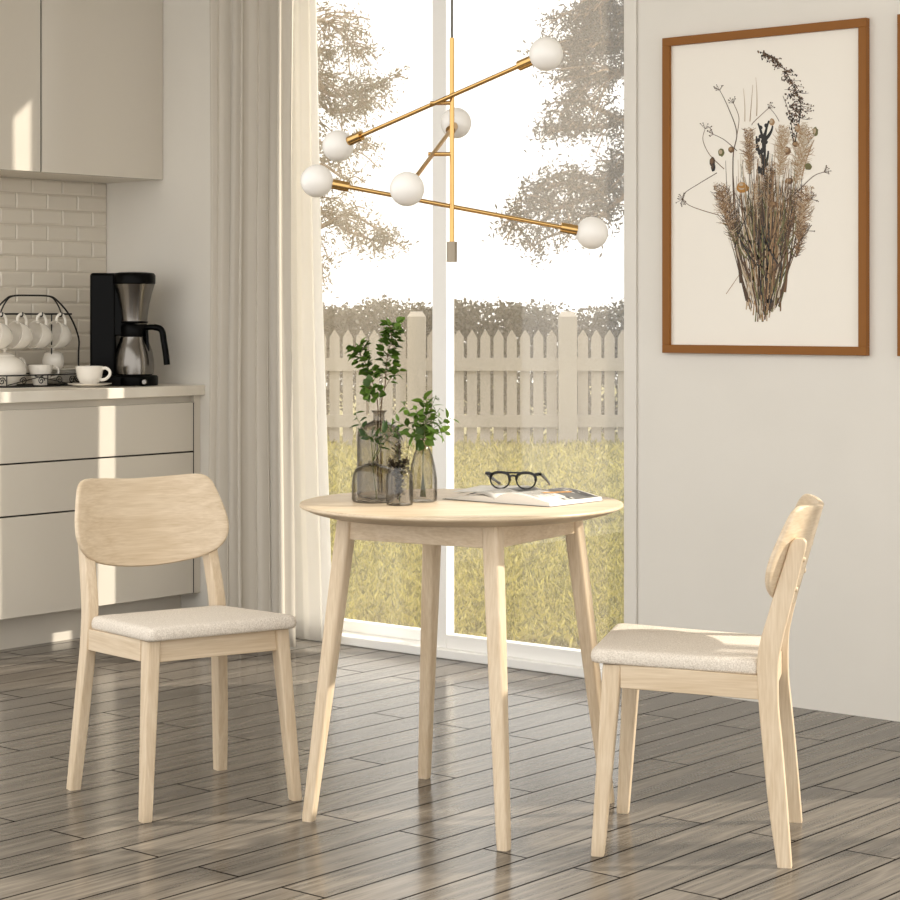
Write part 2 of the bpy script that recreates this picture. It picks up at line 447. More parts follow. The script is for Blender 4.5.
# coffee maker
def coffee():
    D = 8.2; c = W((131-450)/F*D, D, .95)
    root = empty('coffee_maker', c, TH, 'black and steel filter coffee maker with thermos jug in the corner', 'coffee maker')
    s = D/F
    def X(px): return (px-131)*s
    def Z(py): return (384.8-py)*s
    hx = X(134)
    b = MB()
    b.box(X(91), X(117), -.035, .085, 0, Z(272.5)); b.build('tower', M_black, root, bevel=.012, seg=3)
    b = MB(); b.box(X(100), hx, -.085, .085, 0, Z(375)); b.lathe([(.092,0),(.094,.008),(.094,Z(376)),(.088,Z(374.5))], (hx,0,0), 40); b.build('base', M_black, root, bevel=.003)
    k = MB(); k.lathe([(.011,0),(.011,.008),(.008,.012)], (0,0,0), 20, Matrix.Rotation(R(90), 4, 'X')); k.build('control_knob', M_steel, root, loc=(X(148), -.093, Z(380.5)))
    b = MB(); b.lathe([(.083,Z(283.5)),(.084,Z(281)),(.084,Z(275)),(.078,Z(272.6)),(.05,Z(271.6)),(.001,Z(271.2))], (hx,0,0), 40)
    b.box(X(112), hx, -.033, .08, Z(283), Z(272.6)); b.build('lid', M_black, root, bevel=.002)
    b = MB(); b.lathe([(.052,Z(320.5)),(.053,Z(316)),(.060,Z(304)),(.070,Z(293)),(.077,Z(287)),(.081,Z(283.6))], (hx,0,0), 48); b.build('filter_funnel', M_steel, root)
    b = MB(); b.box(X(108), hx, -.03, .045, Z(335), Z(283)); b.lathe([(.054,Z(323)),(.056,Z(320.6))], (hx,0,0), 32); b.build('neck', M_black, root, bevel=.004)
    # jug
    j = MB(); z0 = Z(374.3)
    j.lathe([(.070,z0),(.077,z0+.004),(.0785,z0+.03),(.077,z0+.06),(.072,z0+.09),(.064,z0+.115),(.056,z0+.135),(.053,Z(336.2))], (hx,0,0), 48)
    jug = j.build('thermos_jug', M_steel, root)
    l = MB(); l.lathe([(.054,Z(336)),(.056,Z(333)),(.056,Z(326)),(.05,Z(323.4))], (hx,0,0), 40); l.build('jug_collar', M_black, jug)
    h = MB(); pts = [(X(146),-.02,Z(327)),(X(153),-.03,Z(326.5)),(X(160),-.035,Z(327.5)),(X(163.5),-.037,Z(331)),(X(165),-.037,Z(340)),(X(167),-.038,Z(352)),(X(168.3),-.038,Z(364))]
    h.tube(catmull(pts, 5), [.011]*7+[.0125]*24, 12, up=(0,1,0)); h.build('jug_handle', M_black, jug)
    h = MB(); h.box(-.006, .004, -.009, .009, Z(364), Z(330), Matrix.Translation((X(151.8),-.025,0)) @ Matrix.Rotation(R(-4),4,'Y')); h.build('handle_strip', M_black, jug, bevel=.003)
coffee()

# china
def cup_parts(root):
    b = MB()
    prof = [(.022,0),(.024,.002),(.024,.005),(.034,.012),(.043,.030),(.047,.052),(.0485,.068),(.0465,.068),(.0445,.052),(.040,.031),(.030,.014),(.001,.009)]
    b.lathe(prof, n=36, cap=True); c = b.build('cup_body', M_china, root)
    h = MB(); h.tube(catmull([(.042,0,.056),(.058,0,.062),(.073,0,.053),(.074,0,.038),(.060,0,.024),(.040,0,.020)], 6), .0042, 8, flat=1.3, up=(0,1,0)); h.build('handle', M_china, root)
def saucer_mb():
    b = MB(); b.lathe([(.038,0),(.045,.001),(.060,.006),(.084,.013),(.085,.015),(.080,.0145),(.058,.009),(.040,.006),(.001,.0055)], n=44); return b
D = 8.0; base = W((89.5-450)/F*D, D, .95)
sc = saucer_mb().build('saucer', M_china, loc=base); tag(sc, 'white saucer on the worktop under the single upright cup', 'saucer')
cup = empty('cup', base+Vector((0,0,.0056)), TH+R(-12), 'white cup standing upright on its saucer beside the coffee maker', 'cup'); cup_parts(cup); cup.scale = (1.1,)*3

# cup rack (steel wire), long side parallel to the wall
RX, RY, RZ = -6.455, 5.177, .950
rack = empty('cup_rack', (RX, RY, RZ), 0, 'black wire cup rack with arched handle and scrollwork tray', 'cup rack')
rk = MB(); wr = .0028
fw = .236; fd = .100
ring = [(0 + fd*math.copysign(abs(math.cos(a))**.6, math.cos(a)), fw*math.copysign(abs(math.sin(a))**.75, math.sin(a))) for a in [2*PI*i/48 for i in range(48)]]
base_ring = [(x, y, wr) for x, y in ring]
top_ring = [(x, y, .046) for x, y in ring]
b = MB(); b.tube(base_ring, wr, 6, closed=True)
for yy in [(-.22+.055*i) for i in range(9)]:
    xx = fd*(max(0, 1-(abs(yy)/fw)**2.6))**.8
    b.tube([(-xx, yy, wr), (xx, yy, wr)], .0022, 6)
b.build('tray_base', M_wire, rack)
b = MB(); b.tube(top_ring, .003, 6, closed=True)
for i in range(0, 48, 6):
    x, y = ring[i]; b.tube([(x, y, wr), (x, y, .046)], .0022, 6)
b.build('tray_rail', M_wire, rack)
sc_ = MB()
for (yc, sg) in ((-.19,1),(-.11,-1),(-.03,1),(.06,-1),(.13,1),(.165,-1)):
    pts = []
    for k in range(26):
        a = k/25*PI*3.1; rr = .016*(1-k/30)
        pts.append((fd*.97*(1-(abs(yc)/fw)**3)**.6+.001, yc+sg*rr*math.cos(a), .024+rr*math.sin(a)))
    sc_.tube(pts, .0019, 6)
for ya, yb in ((-.19,-.02),(.10,-.06),(.11,.21)):
    sc_.tube([(fd*.97, ya, .01),(fd*.99,(ya+yb)/2,.026),(fd*.97, yb, .042)], .0019, 6)
sc_.build('scrollwork', M_wire, rack)
arch = catmull([(0,-.236,.0),(0,-.236,.12),(0,-.235,.19),(0,-.19,.275),(0,-.125,.335),(0,-.085,.350),(0,0,.352),(0,.085,.350),(0,.125,.335),(0,.19,.275),(0,.235,.19),(0,.236,.12),(0,.236,.0)], 6)
b = MB(); b.tube(arch, .0036, 8); b.build('arch', M_wire, rack)
b = MB(); b.tube(catmull([(0,-.15,.278),(0,-.135,.31),(0,-.11,.34),(0,-.085,.350)],5), .003, 8); b.tube(catmull([(0,.15,.278),(0,.135,.31),(0,.11,.34),(0,.085,.350)],5), .003, 8)
b.tube([(0,-.20,.280),(0,.20,.280)], .0038, 8); b.tube([(-.0,.10,.28),(-.0,.10,.01)], .0028, 8); b.build('cross_bar', M_wire, rack)
hk_y = [-.075,.015,.095,.175]
cups = []
for i, yy in enumerate([-.178,-.082,.014,.110]):
    h = MB(); h.tube(catmull([(0,yy+.012,.280),(.012,yy+.012,.274),(.028,yy+.012,.270),(.036,yy+.012,.276),(.036,yy+.012,.287)],5), .0026, 8); h.build('hook', M_wire, rack)
names = ['white cup hanging from the rack, farthest from the coffee maker', 'white cup hanging second from the far end of the rack',
         'white cup hanging between two others on the rack, third along', 'white cup hanging from the rack hook nearest the coffee maker']
proto = None
for i, yy in enumerate([-.178,-.082,.014,.110]):
    # handle up on the hook, mouth turned down the row
    rot = Matrix.Rotation(R(16), 4, 'X') @ Matrix.Rotation(R(62), 4, 'X') @ Matrix.Rotation(R(90), 4, 'Z')
    hang = Vector((RX+.031, RY+yy+.012, RZ+.2735))
    hl = rot @ (Vector((.0705, 0, .045))*1.13)
    if proto is None:
        c = empty('cup', (0,0,0), 0, names[i], 'cup', 'cups hanging from the wire rack'); cup_parts(c); proto = c
    else:
        c = copy_tree(proto); c['label'] = names[i]
    c.rotation_euler = rot.to_euler(); c.location = hang-hl; c.scale = (1.13,)*3
# things in the rack
def W2(px, D, z): return W((px-450)/F*D, D, z)
def teapot():
    p = Vector((RX+.0, RY-.128, RZ+.0052)); root = empty('teapot', p, R(100), 'round white teapot with knobbed lid in the wire rack', 'teapot')
    b = MB(); b.lathe([(.040,0),(.045,.002),(.046,.006),(.068,.022),(.081,.045),(.083,.062),(.077,.084),(.062,.101),(.045,.110),(.038,.113),(.001,.113)], n=44); b.build('pot_body', M_china, root)
    b = MB(); b.lathe([(.042,.1125),(.040,.117),(.028,.123),(.012,.127),(.005,.129),(.004,.134),(.009,.138),(.011,.142),(.009,.146),(.001,.147)], n=32); b.build('lid', M_china, root)
    b = MB(); b.tube(catmull([(.070,0,.090),(.088,0,.102),(.108,0,.093),(.113,0,.070),(.098,0,.048),(.076,0,.036)],6), .0062, 10, up=(0,1,0)); b.build('handle', M_china, root)
    b = MB(); b.tube(catmull([(-.070,0,.040),(-.095,0,.054),(-.108,0,.080),(-.122,0,.103)],6), [.018]*4+[.014]*5+[.011]*5+[.009]*5, 12, up=(0,1,0)); b.build('spout', M_china, root)
teapot()
p = Vector((RX+.05, RY+.005, RZ+.0052))
root = empty('cup', p, R(70), 'white cup standing inside the rack beside the teapot', 'cup')
b = MB(); b.lathe([(.026,0),(.028,.002),(.029,.006),(.034,.02),(.043,.05),(.048,.078),(.0465,.078),(.041,.05),(.032,.02),(.001,.01)], n=36); b.build('cup_body', M_china, root)
h = MB(); h.tube(catmull([(.044,0,.062),(.056,0,.069),(.070,0,.062),(.072,0,.047),(.060,0,.032),(.038,0,.028)],6), .004, 8, up=(0,1,0)); h.build('handle', M_china, root)
sp = Vector((RX-.012, RY+.148, RZ+.0052)); pr = saucer_mb()
so = None
for k in range(7):
    if so is None: so = pr.build('saucer', M_china, loc=sp); o = so
    else: o = so.copy(); col.objects.link(o)
    o.location = sp+Vector((0,0,k*.0075))
    tag(o, ['lowest white saucer of the stack in the wire rack', 'white saucer, second from the bottom of the stack', 'white saucer, third from the bottom of the stack', 'white saucer in the middle of the stack',
            'white saucer, third from the top of the stack', 'white saucer just under the topmost of the stack', 'topmost white saucer of the stack, under the sugar bowl'][k], 'saucer', 'saucers stacked in the rack')
root = empty('sugar_bowl', sp+Vector((-.01,-.022,6*.0075+.0056)), 0, 'small white lidded sugar bowl on top of the saucer stack', 'sugar bowl')
b = MB(); b.lathe([(.026,0),(.030,.003),(.040,.020),(.043,.040),(.040,.058),(.036,.066),(.001,.066)], n=36); b.build('bowl_body', M_china, root)
b = MB(); b.lathe([(.037,.0655),(.035,.070),(.022,.077),(.008,.080),(.005,.083),(.008,.087),(.008,.091),(.001,.093)], n=28); b.build('lid', M_china, root)

# ------------------------------------------------------------------ curtains
def curtain(mb, x0, x1, y, amp, waves, z0, z1, spread=0, ph=0, seed=1, taper=0):
    rnd = random.Random(seed); n = waves*14; rows = 30
    phs = [rnd.uniform(-.9,.9) for _ in range(waves+2)]
    vs = []
    for j in range(rows+1):
        t = j/rows; z = z1+(z0-z1)*t
        for i in range(n+1):
            s = i/n; k = s*waves
            a = 2*PI*k + phs[int(k)]*(1-(k-int(k)))+phs[int(k)+1]*(k-int(k)) + ph + .35*math.sin(2.3*t+int(k)*1.7)
            am = amp*(.75+.45*math.sin(int(k)*2.1+seed))*(.8+.35*t)
            yy = y + am*math.sin(a) + .012*math.sin(5*t+3*s)*t
            xx = x0+(x1-x0)*s + .3*am*math.sin(2*a)
            xx += spread*t*(s)
            vs.append((xx, yy, z))
    fs = []
    for j in range(rows):
        for i in range(n):
            a = j*(n+1)+i; fs.append((a, a+1, a+n+2, a+n+1))
    mb.add(vs, fs)
def addcurtain(name, mat_, label, **kw):
    b = MB(); curtain(b, **kw); o = b.build(name, mat_, smooth=180)
    s = o.modifiers.new('thick', 'SOLIDIFY'); s.thickness = .0015; s.offset = 0
    tag(o, label, 'curtain'); return o
addcurtain('drape', M_drape, 'heavy greige curtain hanging in deep folds against the wall', x0=-5.765, x1=-5.345, y=5.475, amp=.036, waves=6, z0=.012, z1=2.91, seed=4)
addcurtain('sheer_curtain', M_sheer, 'sunlit white sheer curtain at the window edge beside the drape', x0=-5.634, x1=-5.355, y=5.605, amp=.013, waves=4, z0=.022, z1=2.91, spread=.085, seed=2)
b = MB(); b.box(-6.2, -3.9, 5.43, 5.64, 2.91, ZC); o = b.build('curtain_track', M_white); tag(o, 'white ceiling track above the curtains', 'curtain track')

# ------------------------------------------------------------------ pictures
def picture(xr, label, art=True):
    # xr: left edge x ; width .76, z 1.105..2.135
    w, z0, z1 = .745, 1.103, 2.131
    root = empty('picture_frame', (xr+w/2, YW, z0), 0, label, 'framed picture', 'oak framed pictures on the wall')
    m = Matrix.Translation((-(xr+w/2), -YW, -z0))
    fwd = .027; y0, y1 = YW-.024, YW-.0005
    b = MB()
    for (a, c, d, e) in ((xr, xr+w, z0, z0+fwd), (xr, xr+w, z1-fwd, z1), (xr, xr+fwd, z0+fwd, z1-fwd), (xr+w-fwd, xr+w, z0+fwd, z1-fwd)):
        b.box(a, c, y0, y1, d, e, m)
    b.build('frame', M_frame, root, bevel=.0012)
    b = MB(); b.box(xr+fwd, xr+w-fwd, YW-.010, YW-.006, z0+fwd, z1-fwd, m); paper = b.build('picture_sheet', M_paper, root)
    return root, m, paper
x_l = onwall(662, 200, YW-.024).x
root, mm, sheet = picture(x_l, 'oak framed print of a dried flower bouquet, fully in view')
A = [(226,200,166),(196,156,110),(136,98,60),(30,22,14),(126,122,66),(214,150,56),(246,230,204),(92,64,38)]
AM = [mat('print_ink_%s' % n, tuple(v*.82 for v in c), .5) for n, c in zip(('sand','tan','brown','black','olive','ochre','cream','umber'), A)]
ab = MB(); rnd = random.Random(3)
layer = [0]
def zp(zx, zy):   # crop pixels of the print -> photo pixels -> wall
    return onwall(660+zx/2.727, 30+zy/2.727)
def stroke(pts, w0, w1, c):
    layer[0] = (layer[0]+1) % 40
    yy = YW-.0102-layer[0]*.00002
    P = [zp(*p) for p in pts]
    vs = []
    n = len(P)
    for i, p in enumerate(P):
        t = P[min(i+1,n-1)]-P[max(i-1,0)]; t.y = 0
        if t.length < 1e-9: t = Vector((1,0,0))
        t.normalize(); nn = Vector((t.z, 0, -t.x)); w = (w0+(w1-w0)*i/(n-1))*.85
        for s in (1,-1):
            q = p+nn*w*s; vs.append(mm @ Vector((q.x, yy, q.z)))
    ab.cur = c
    ab.add(vs, [(2*i, 2*i+1, 2*i+3, 2*i+2) for i in range(n-1)])
def curve2(a, b, bend, n=7):
    out = []
    dx, dy = b[0]-a[0], b[1]-a[1]
    for i in range(n+1):
        t = i/n; q = bend*4*t*(1-t)
        out.append((a[0]+dx*t-dy*q, a[1]+dy*t+dx*q))
    return out
def blob(cx, cy, rx, ry, c, n=10):
    layer[0] = (layer[0]+1) % 40
    yy = YW-.0102-layer[0]*.00002
    vs = []
    for i in range(n):
        a = 2*PI*i/n; q = zp(cx+rx*math.cos(a)*rnd.uniform(.85,1.1), cy+ry*math.sin(a)*rnd.uniform(.85,1.1))
        vs.append(mm @ Vector((q.x, yy, q.z)))
    ab.cur = c; ab.add(vs, [tuple(range(n))])
def plume(x, y, ln, wd, ang, cols, n=90):
    for _ in range(int(n*3.2)):
        t = rnd.random(); a = ang+rnd.uniform(-.12,.12)
        bx_, by_ = x+math.sin(a)*ln*t, y-math.cos(a)*ln*t
        side = rnd.choice((-1,1)); sp_ = wd*(math.sin(PI*min(1,t*.9+.1))+.15)*rnd.random()
        a2 = ang+side*rnd.uniform(.2,1.3)
        q = (bx_+math.sin(a2)*sp_, by_-math.cos(a2)*sp_)
        stroke(curve2((bx_,by_), q, rnd.uniform(-.25,.25), 3), .0015, .0005, rnd.choice(cols))
# stems fanning out of the tie
for i in range(260):
    s = rnd.gauss(0, .85); s = max(-1.6, min(1.6, s))
    bx_ = 286+s*25+rnd.uniform(-6,6); by_ = rnd.uniform(640, 800)-abs(s)*26
    tx = 288+s*58+rnd.uniform(-18,18); ty = rnd.uniform(330, 590)
    stroke(curve2((bx_,by_), (tx,ty), rnd.uniform(-.04,.04)+s*.02), rnd.uniform(.0012,.0034), .0008, rnd.choice([0,1,2,2,7,4,3,6,7,1]))
plume(215,590,175,36,-.27,[1,2,0,7],150); plume(250,395,130,26,-.02,[1,0,2],130); plume(330,400,140,34,.1,[0,1,6],130)
plume(375,420,160,34,.18,[0,6,1],150); plume(378,570,150,36,.2,[1,0,2],130); plume(350,570,140,28,.15,[2,7,1],110)
plume(272,520,110,24,-.05,[0,6,1],110); plume(300,480,120,22,.05,[2,3,1],100); plume(395,340,90,14,.02,[6,0],60)
plume(188,520,110,16,-.25,[2,1],60); plume(375,620,100,24,.25,[7,2,1],80); plume(225,620,110,22,-.2,[2,7,4],80)
for i in range(150):
    stroke(curve2((290+rnd.gauss(0,26), rnd.uniform(560,700)), (290+rnd.gauss(0,50), rnd.uniform(420,560)), rnd.uniform(-.15,.15)), .0032, .0006, rnd.choice([3,7,2,4,3]))
for i in range(120):
    s = rnd.gauss(0,1); stroke(curve2((288+s*20, rnd.uniform(560,720)), (288+s*42+rnd.uniform(-12,12), rnd.uniform(400,540)), rnd.uniform(-.08,.08)), .0026, .0008, rnd.choice([3,7,2,7,1,4]))
# dark twig
for p in (((284,395),(290,300),.03),((288,330),(272,255),.05),((289,320),(302,248),-.05),((287,350),(268,290),-.1),((290,300),(312,262),.1),((284,380),(300,330),.08)):
    stroke(curve2(*p), .008, .0035, 3)
for i in range(26): blob(286+rnd.gauss(0,7), rnd.uniform(258,392), 5, 6, 3)
for i in range(30): blob(rnd.gauss(304,6), rnd.uniform(640,770), 4, 7, rnd.choice([3,7]))
# tall grass spray to the upper right
main = catmull([(372,310,0),(386,240,0),(388,200,0),(372,160,0),(346,112,0),(318,78,0),(292,68,0)], 6)
stroke([(p.x,p.y) for p in main], .0022, .001, 3)
for p in main[4:]:
    for k in range(3):
        a = rnd.uniform(2.2,4.4) if rnd.random() < .75 else rnd.uniform(0,1)
        ln = rnd.uniform(12,42)*(.5+.5*min(1,p.y/180)); q = (p.x+math.cos(a)*ln, p.y+math.sin(a)*ln*.7)
        stroke(curve2((p.x,p.y), q, .1, 4), .0011, .0006, 7)
        for j in range(5): t = rnd.random(); blob(p.x+(q[0]-p.x)*t+rnd.uniform(-3,3), p.y+(q[1]-p.y)*t+rnd.uniform(-3,3), 1.7, 2.4, rnd.choice([3,7,2]), 6)
stroke(curve2((368,310),(340,180),.05), .0016,.001,7); stroke(curve2((330,250),(300,210),.05), .0012,.0008,7)
for i in range(70):
    t = rnd.random(); blob(372-30*t*rnd.random()+rnd.uniform(-8,8), 305-130*t, 2, 3, rnd.choice([3,7]), 6)
# umbels and thin curved stalks
def umbel(pts, w=.0016):
    P = catmull([(a,b_,0) for a,b_ in pts], 6); stroke([(p.x,p.y) for p in P], w, .001, rnd.choice([7,2]))
    e = P[-1]; d = (P[-1]-P[-3]).normalized()
    for k in range(9):
        a = math.atan2(d.y,d.x)+rnd.uniform(-1.1,1.1); ln = rnd.uniform(10,20)
        q = (e.x+math.cos(a)*ln, e.y+math.sin(a)*ln); stroke([(e.x,e.y),q], .0007, .0006, 7); blob(q[0],q[1],1.8,1.6,7,6)
umbel([(230,690),(208,500),(204,350),(214,280),(190,210),(168,165)], .0032)
umbel([(214,290),(220,240),(205,200)]); umbel([(180,380),(140,340),(122,300),(128,270)])
umbel([(215,330),(180,300),(150,285)]); umbel([(165,505),(120,492),(84,478),(68,462)]); umbel([(160,390),(110,420),(72,445),(66,462)])
umbel([(350,470),(390,430),(425,398),(452,388)], .002); umbel([(345,620),(375,590),(398,560),(408,548)], .0022)
umbel([(370,520),(400,480),(418,462)]); umbel([(255,260),(262,250),(300,215)])
stroke(curve2((268,235),(266,130),.02), .0022,.0006,0); stroke(curve2((236,250),(232,160),.02), .0018,.0006,0); stroke(curve2((250,250),(258,150),.0), .0016,.0006,1)
stroke(curve2((328,730),(392,400),-.05), .0052, .002, 6); stroke(curve2((392,400),(425,300),-.03), .003, .0015, 1)
stroke(curve2((225,690),(205,560),.02), .006,.003,7); stroke(curve2((345,715),(352,600),.02), .006,.003,2)
for (a, b_, rx, ry, c) in ((172,335,9,11,4),(148,360,8,14,7),(150,375,6,12,3),(199,327,8,9,2),(230,431,17,14,5),(228,424,13,8,5),(313,476,15,9,2),(409,373,10,10,4),(428,278,8,13,4),(352,330,10,12,2),(374,312,10,9,2),(310,252,8,10,1),(380,268,8,12,1),(357,412,12,9,2)):
    blob(a, b_, rx, ry, c, 14); blob(a-2, b_-2, rx*.55, ry*.55, {4:0,7:2,5:0,2:1,3:7,1:0}[c], 10)
stroke(curve2((420,295),(400,345),.1), .0014,.001,7); stroke(curve2((240,760),(262,600),.02), .003,.001,0); stroke(curve2((185,720),(240,640),.0), .0014,.0008,1)
for i in range(24):
    a = rnd.uniform(225,345); stroke(curve2((a, rnd.uniform(560,640)), (a+rnd.uniform(-30,30), rnd.uniform(440,540)), rnd.uniform(-.25,.25)), .0034, .0008, rnd.choice([6,0,4]))
for i in range(16):
    a = 240+i*6.2; b0 = 770+rnd.uniform(-20,40)-abs(a-290)*.5; stroke(curve2((a,b0),(a+rnd.uniform(-12,12),b0-rnd.uniform(60,110)),.03), .0028,.0016, rnd.choice([0,1,4,2]))
o = ab.build('bouquet_print', AM, sheet, smooth=0)
x_2 = onwall(897, 200, YW-.024).x
picture(x_2, 'oak framed picture hanging nearest the room side, only its edge in view')

# ------------------------------------------------------------------ dining table
TD = 5.17; tc_ = W(.03, TD, 0); tc_ = W(.028, TD, 0); tab = empty('dining_table', tc_, TH+R(14.5), 'round pale oak dining table on four tapered legs between the two chairs', 'dining table')
b = MB(); b.lathe([(.325,.7365),(.34,.7368),(.372,.745),(.395,.7545),(.3995,.7575),(.4,.7605),(.398,.7640),(.395,.7650),(.001,.7650)], n=128)
top = b.build('tabletop', WX, tab, smooth=50)
def ring_sq(cx, cy, z, h, rot=0, r=.3, n=4, hx=None):
    hx = hx or h; out = []
    for q, (sx, sy) in enumerate(((1,1),(-1,1),(-1,-1),(1,-1))):
        for k in range(n+1):
            a = q*PI/2 + k/n*PI/2
            rr = min(h, hx)*r
            x = sx*(hx-rr)+rr*math.cos(a); y = sy*(h-rr)+rr*math.sin(a)
            out.append((cx+x*math.cos(rot)-y*math.sin(rot), cy+x*math.sin(rot)+y*math.cos(rot), z))
    return out
for k in range(4):
    a = k*PI/2; b = MB(); rings = []
    for t in (0, .02, .15, .3, .5, .7, .85, 1):
        z = .7366*t; ro = .383+(.287-.383)*t; h = .0142+(.0205-.0142)*min(1, t*1.25)
        if t == 0: h -= .001
        rings.append(ring_sq(ro*math.cos(a), ro*math.sin(a), z, h, a+PI/4, .45))
    b.loft(rings); b.build('leg', WZ, tab)
for k in range(4):
    a = k*PI/2+PI/4; dist = .289*math.cos(PI/4); ln = .289*math.sin(PI/4)-.016
    b = MB(); m = Matrix.Rotation(a, 4, 'Z')
    b.box(dist-.006, dist+.014, -ln, ln, .682, .7366, m); b.build('apron', [WY, WX][k % 2] if False else WX, tab, bevel=.0015)

# ------------------------------------------------------------------ chairs   local -Y is the front
SH = Matrix(((1,0,0,0),(0,1,0,0),(0,-.045,1,0),(0,0,0,1)))
def chair():
    root = empty('dining_chair')
    for s in (-1, 1):
        b = MB(); rings = []
        for t in [0, .01]+[i/10 for i in range(1, 11)]:
            z = .432*t
            x = s*(.208+(.178-.208)*t)
            yf = -.2245+(-.201+.2245)*t; yb = -.195+(-.157+.195)*min(1, t)
            h = (yb-yf)/2; hx = .0130+.005*t
            if t == 0: h -= .001; hx -= .001
            rings.append(ring_sq(x, (yf+yb)/2, z, h, 0, .35, hx=hx))
        b.loft(rings); b.build('leg', WZ, root)
        # back leg runs up as the back post
        pf = [(0,-.015,.0155),(.01,-.0165,.016),(.14,-.036,.006),(.274,-.050,-.006),(.357,-.058,-.014),(.447,-.062,-.014),(.497,-.055,-.006),(.556,-.038,.008),(.615,-.021,.023),(.682,.000,.040),(.705,.0065,.0455),(.720,.014,.0465),(.727,.022,.0400)]
        P = catmull([(a_, b_, c_) for a_, b_, c_ in pf], 4)
        b = MB(); rings = []
        for p in P:
            z = p.x; x = s*(.2125+(.184-.2125)*min(1, z/.45) - max(0, z-.45)*.045)
            h = (p.z-p.y)/2; rings.append(ring_sq(x, .21+(p.y+p.z)/2, z, h, 0, .28, hx=.0145))
        b.loft(rings); post = b.build('back_leg', WZ, root)
        for z, yb in ((.680,.0395),(.613,.0225)):
            c = MB(); x = s*(.184-(z-.45)*.045)
            c.lathe([(.0065,-.006),(.0065,.002),(.005,.0045),(.001,.005)], (x, .21+yb, z), 16, Matrix.Rotation(R(-90-14), 4, 'X')); c.build('screw_cap', WZ, post)
    b = MB(); b.box(-.168, .168, -.190, -.170, .379, .433); b.build('front_rail', WX, root, bevel=.0015)
    b = MB(); b.box(-.168, .168, .160, .180, .363, .419); b.build('rear_rail', WX, root, bevel=.0015)
    for s in (-1, 1):
        b = MB(); xs = sorted((s*.178, s*.198)); b.box(xs[0], xs[1], -.160, .152, .373, .4265, SH); b.build('side_rail', WY, root, bevel=.0015)
    # cushion
    b = MB()
    def outline(z, ins):
        fr = .208-ins; rr = .192-ins; y0 = -.228+ins; y1 = .152-ins*.5; c = .02; out = []
        pts = [(-fr,y0,c),(fr,y0,c),(rr,y1,.012),(-rr,y1,.012)]
        n = 7
        for i, (x, y, q) in enumerate(pts):
            q = max(q-ins*.3, .006)
            sx = 1 if x > 0 else -1; sy = 1 if y > 0 else -1
            a0 = {(-1,-1):PI, (1,-1):1.5*PI, (1,1):0, (-1,1):.5*PI}[(sx,sy)]
            for k in range(n+1):
                a = a0+k/n*PI/2; out.append((x-sx*q+q*math.cos(a), y-sy*q+q*math.sin(a), z))
        return out
    rings = [outline(.4266, .005), outline(.428, .002), outline(.432, 0), outline(.440, -.001), outline(.449, .0005), outline(.4545, .003), outline(.458, .007), outline(.460, .013), outline(.461, .022), outline(.4622, .05), outline(.4628, .09), outline(.463, .14)]
    rings = [[SH @ Vector(p) for p in q] for q in rings]
    b.loft(rings); b.build('seat', M_fabric, root, smooth=80)
    # curved back panel
    half = [(0,.561),(.06,.564),(.11,.571),(.155,.582),(.190,.600),(.212,.624),(.2225,.655),(.2215,.690),(.214,.725),(.205,.757),(.196,.780),(.182,.793),(.162,.797),(.12,.795),(.06,.791),(0,.789)]
    full = [Vector((a_, c_, 0)) for a_, c_ in half]+[Vector((-a_, c_, 0)) for a_, c_ in reversed(half[1:-1])]
    full = catmull(full, 4, closed=True); n = len(full)
    def surf(s_, z_, off):
        c0 = .078-(.79-z_)*.285; y = .21+c0-.070*(s_/.22)**2
        sl = -2*.070*s_/.22**2; nv = Vector((-sl, 1, -.285)).normalized()
        p = Vector((s_, y, z_)) + nv*off
        return p
    b = MB(); rings = []; cz = .685; thk = .013
    K = 14
    seq = [(k/K, -thk) for k in range(1, K)] + [(.985,-thk),(.997,-thk+.002),(1.0,-thk+.005),(1.0,-.005),(.997,-.002),(.985,0)] + [(k/K, 0) for k in range(K-1, 0, -1)]
    for sc_k, off in seq:
        rings.append([surf(p.x*sc_k, cz+(p.y-cz)*sc_k, off) for p in full])
    b.loft(rings); b.build('backrest', WX, root, smooth=50)
    return root
ch = chair()
ch.location = W(.586, 4.906, 0); ch.rotation_euler = (0,0,TH+R(-12.6)-PI/2)
tag(ch, 'pale oak dining chair seen side-on near the picture wall', 'dining chair', 'dining chairs at the round table')
c2 = copy_tree(ch); c2.location = W(-.681, 5.353, 0); c2.rotation_euler = (0,0,TH+R(123.6)-PI/2)
tag(c2, 'pale oak dining chair in front of the kitchen drawers, backrest face in view', 'dining chair', 'dining chairs at the round table')

# ------------------------------------------------------------------ pendant lamp
LD = 5.17
lc = W((452-450)/F*LD, LD, 0)
lamp = empty('pendant_lamp', (lc.x, lc.y, ZC), 0, 'brass branching pendant lamp with six white globes above the table', 'pendant lamp')
lm = Matrix.Translation((-lc.x, -lc.y, -ZC))
def LP(px, py, dd=0): return lm @ PD(px, py, LD+dd)
b = MB(); b.tube([LP(452,-200)*0+Vector((0,0,0)), LP(452,38)], .0027, 8); b.build('cord', M_wire, lamp)
b = MB(); b.lathe([(.06,-.03),(.06,-.002),(.058,0)], n=32); b.build('ceiling_rose', M_brass, lamp)
b = MB(); q0, q1 = LP(452,38), LP(452,243); q0.x = q1.x = 0; q0.y = q1.y = 0
b.tube([q0, q1], .006, 14); b.build('stem', M_brass, lamp)
b = MB(); q2 = LP(452,262); q2.x = q2.y = 0; b.tube([q1+Vector((0,0,.003)), q2], .0125, 20); b.build('end_weight', M_nickel, lamp)
GR = .0405
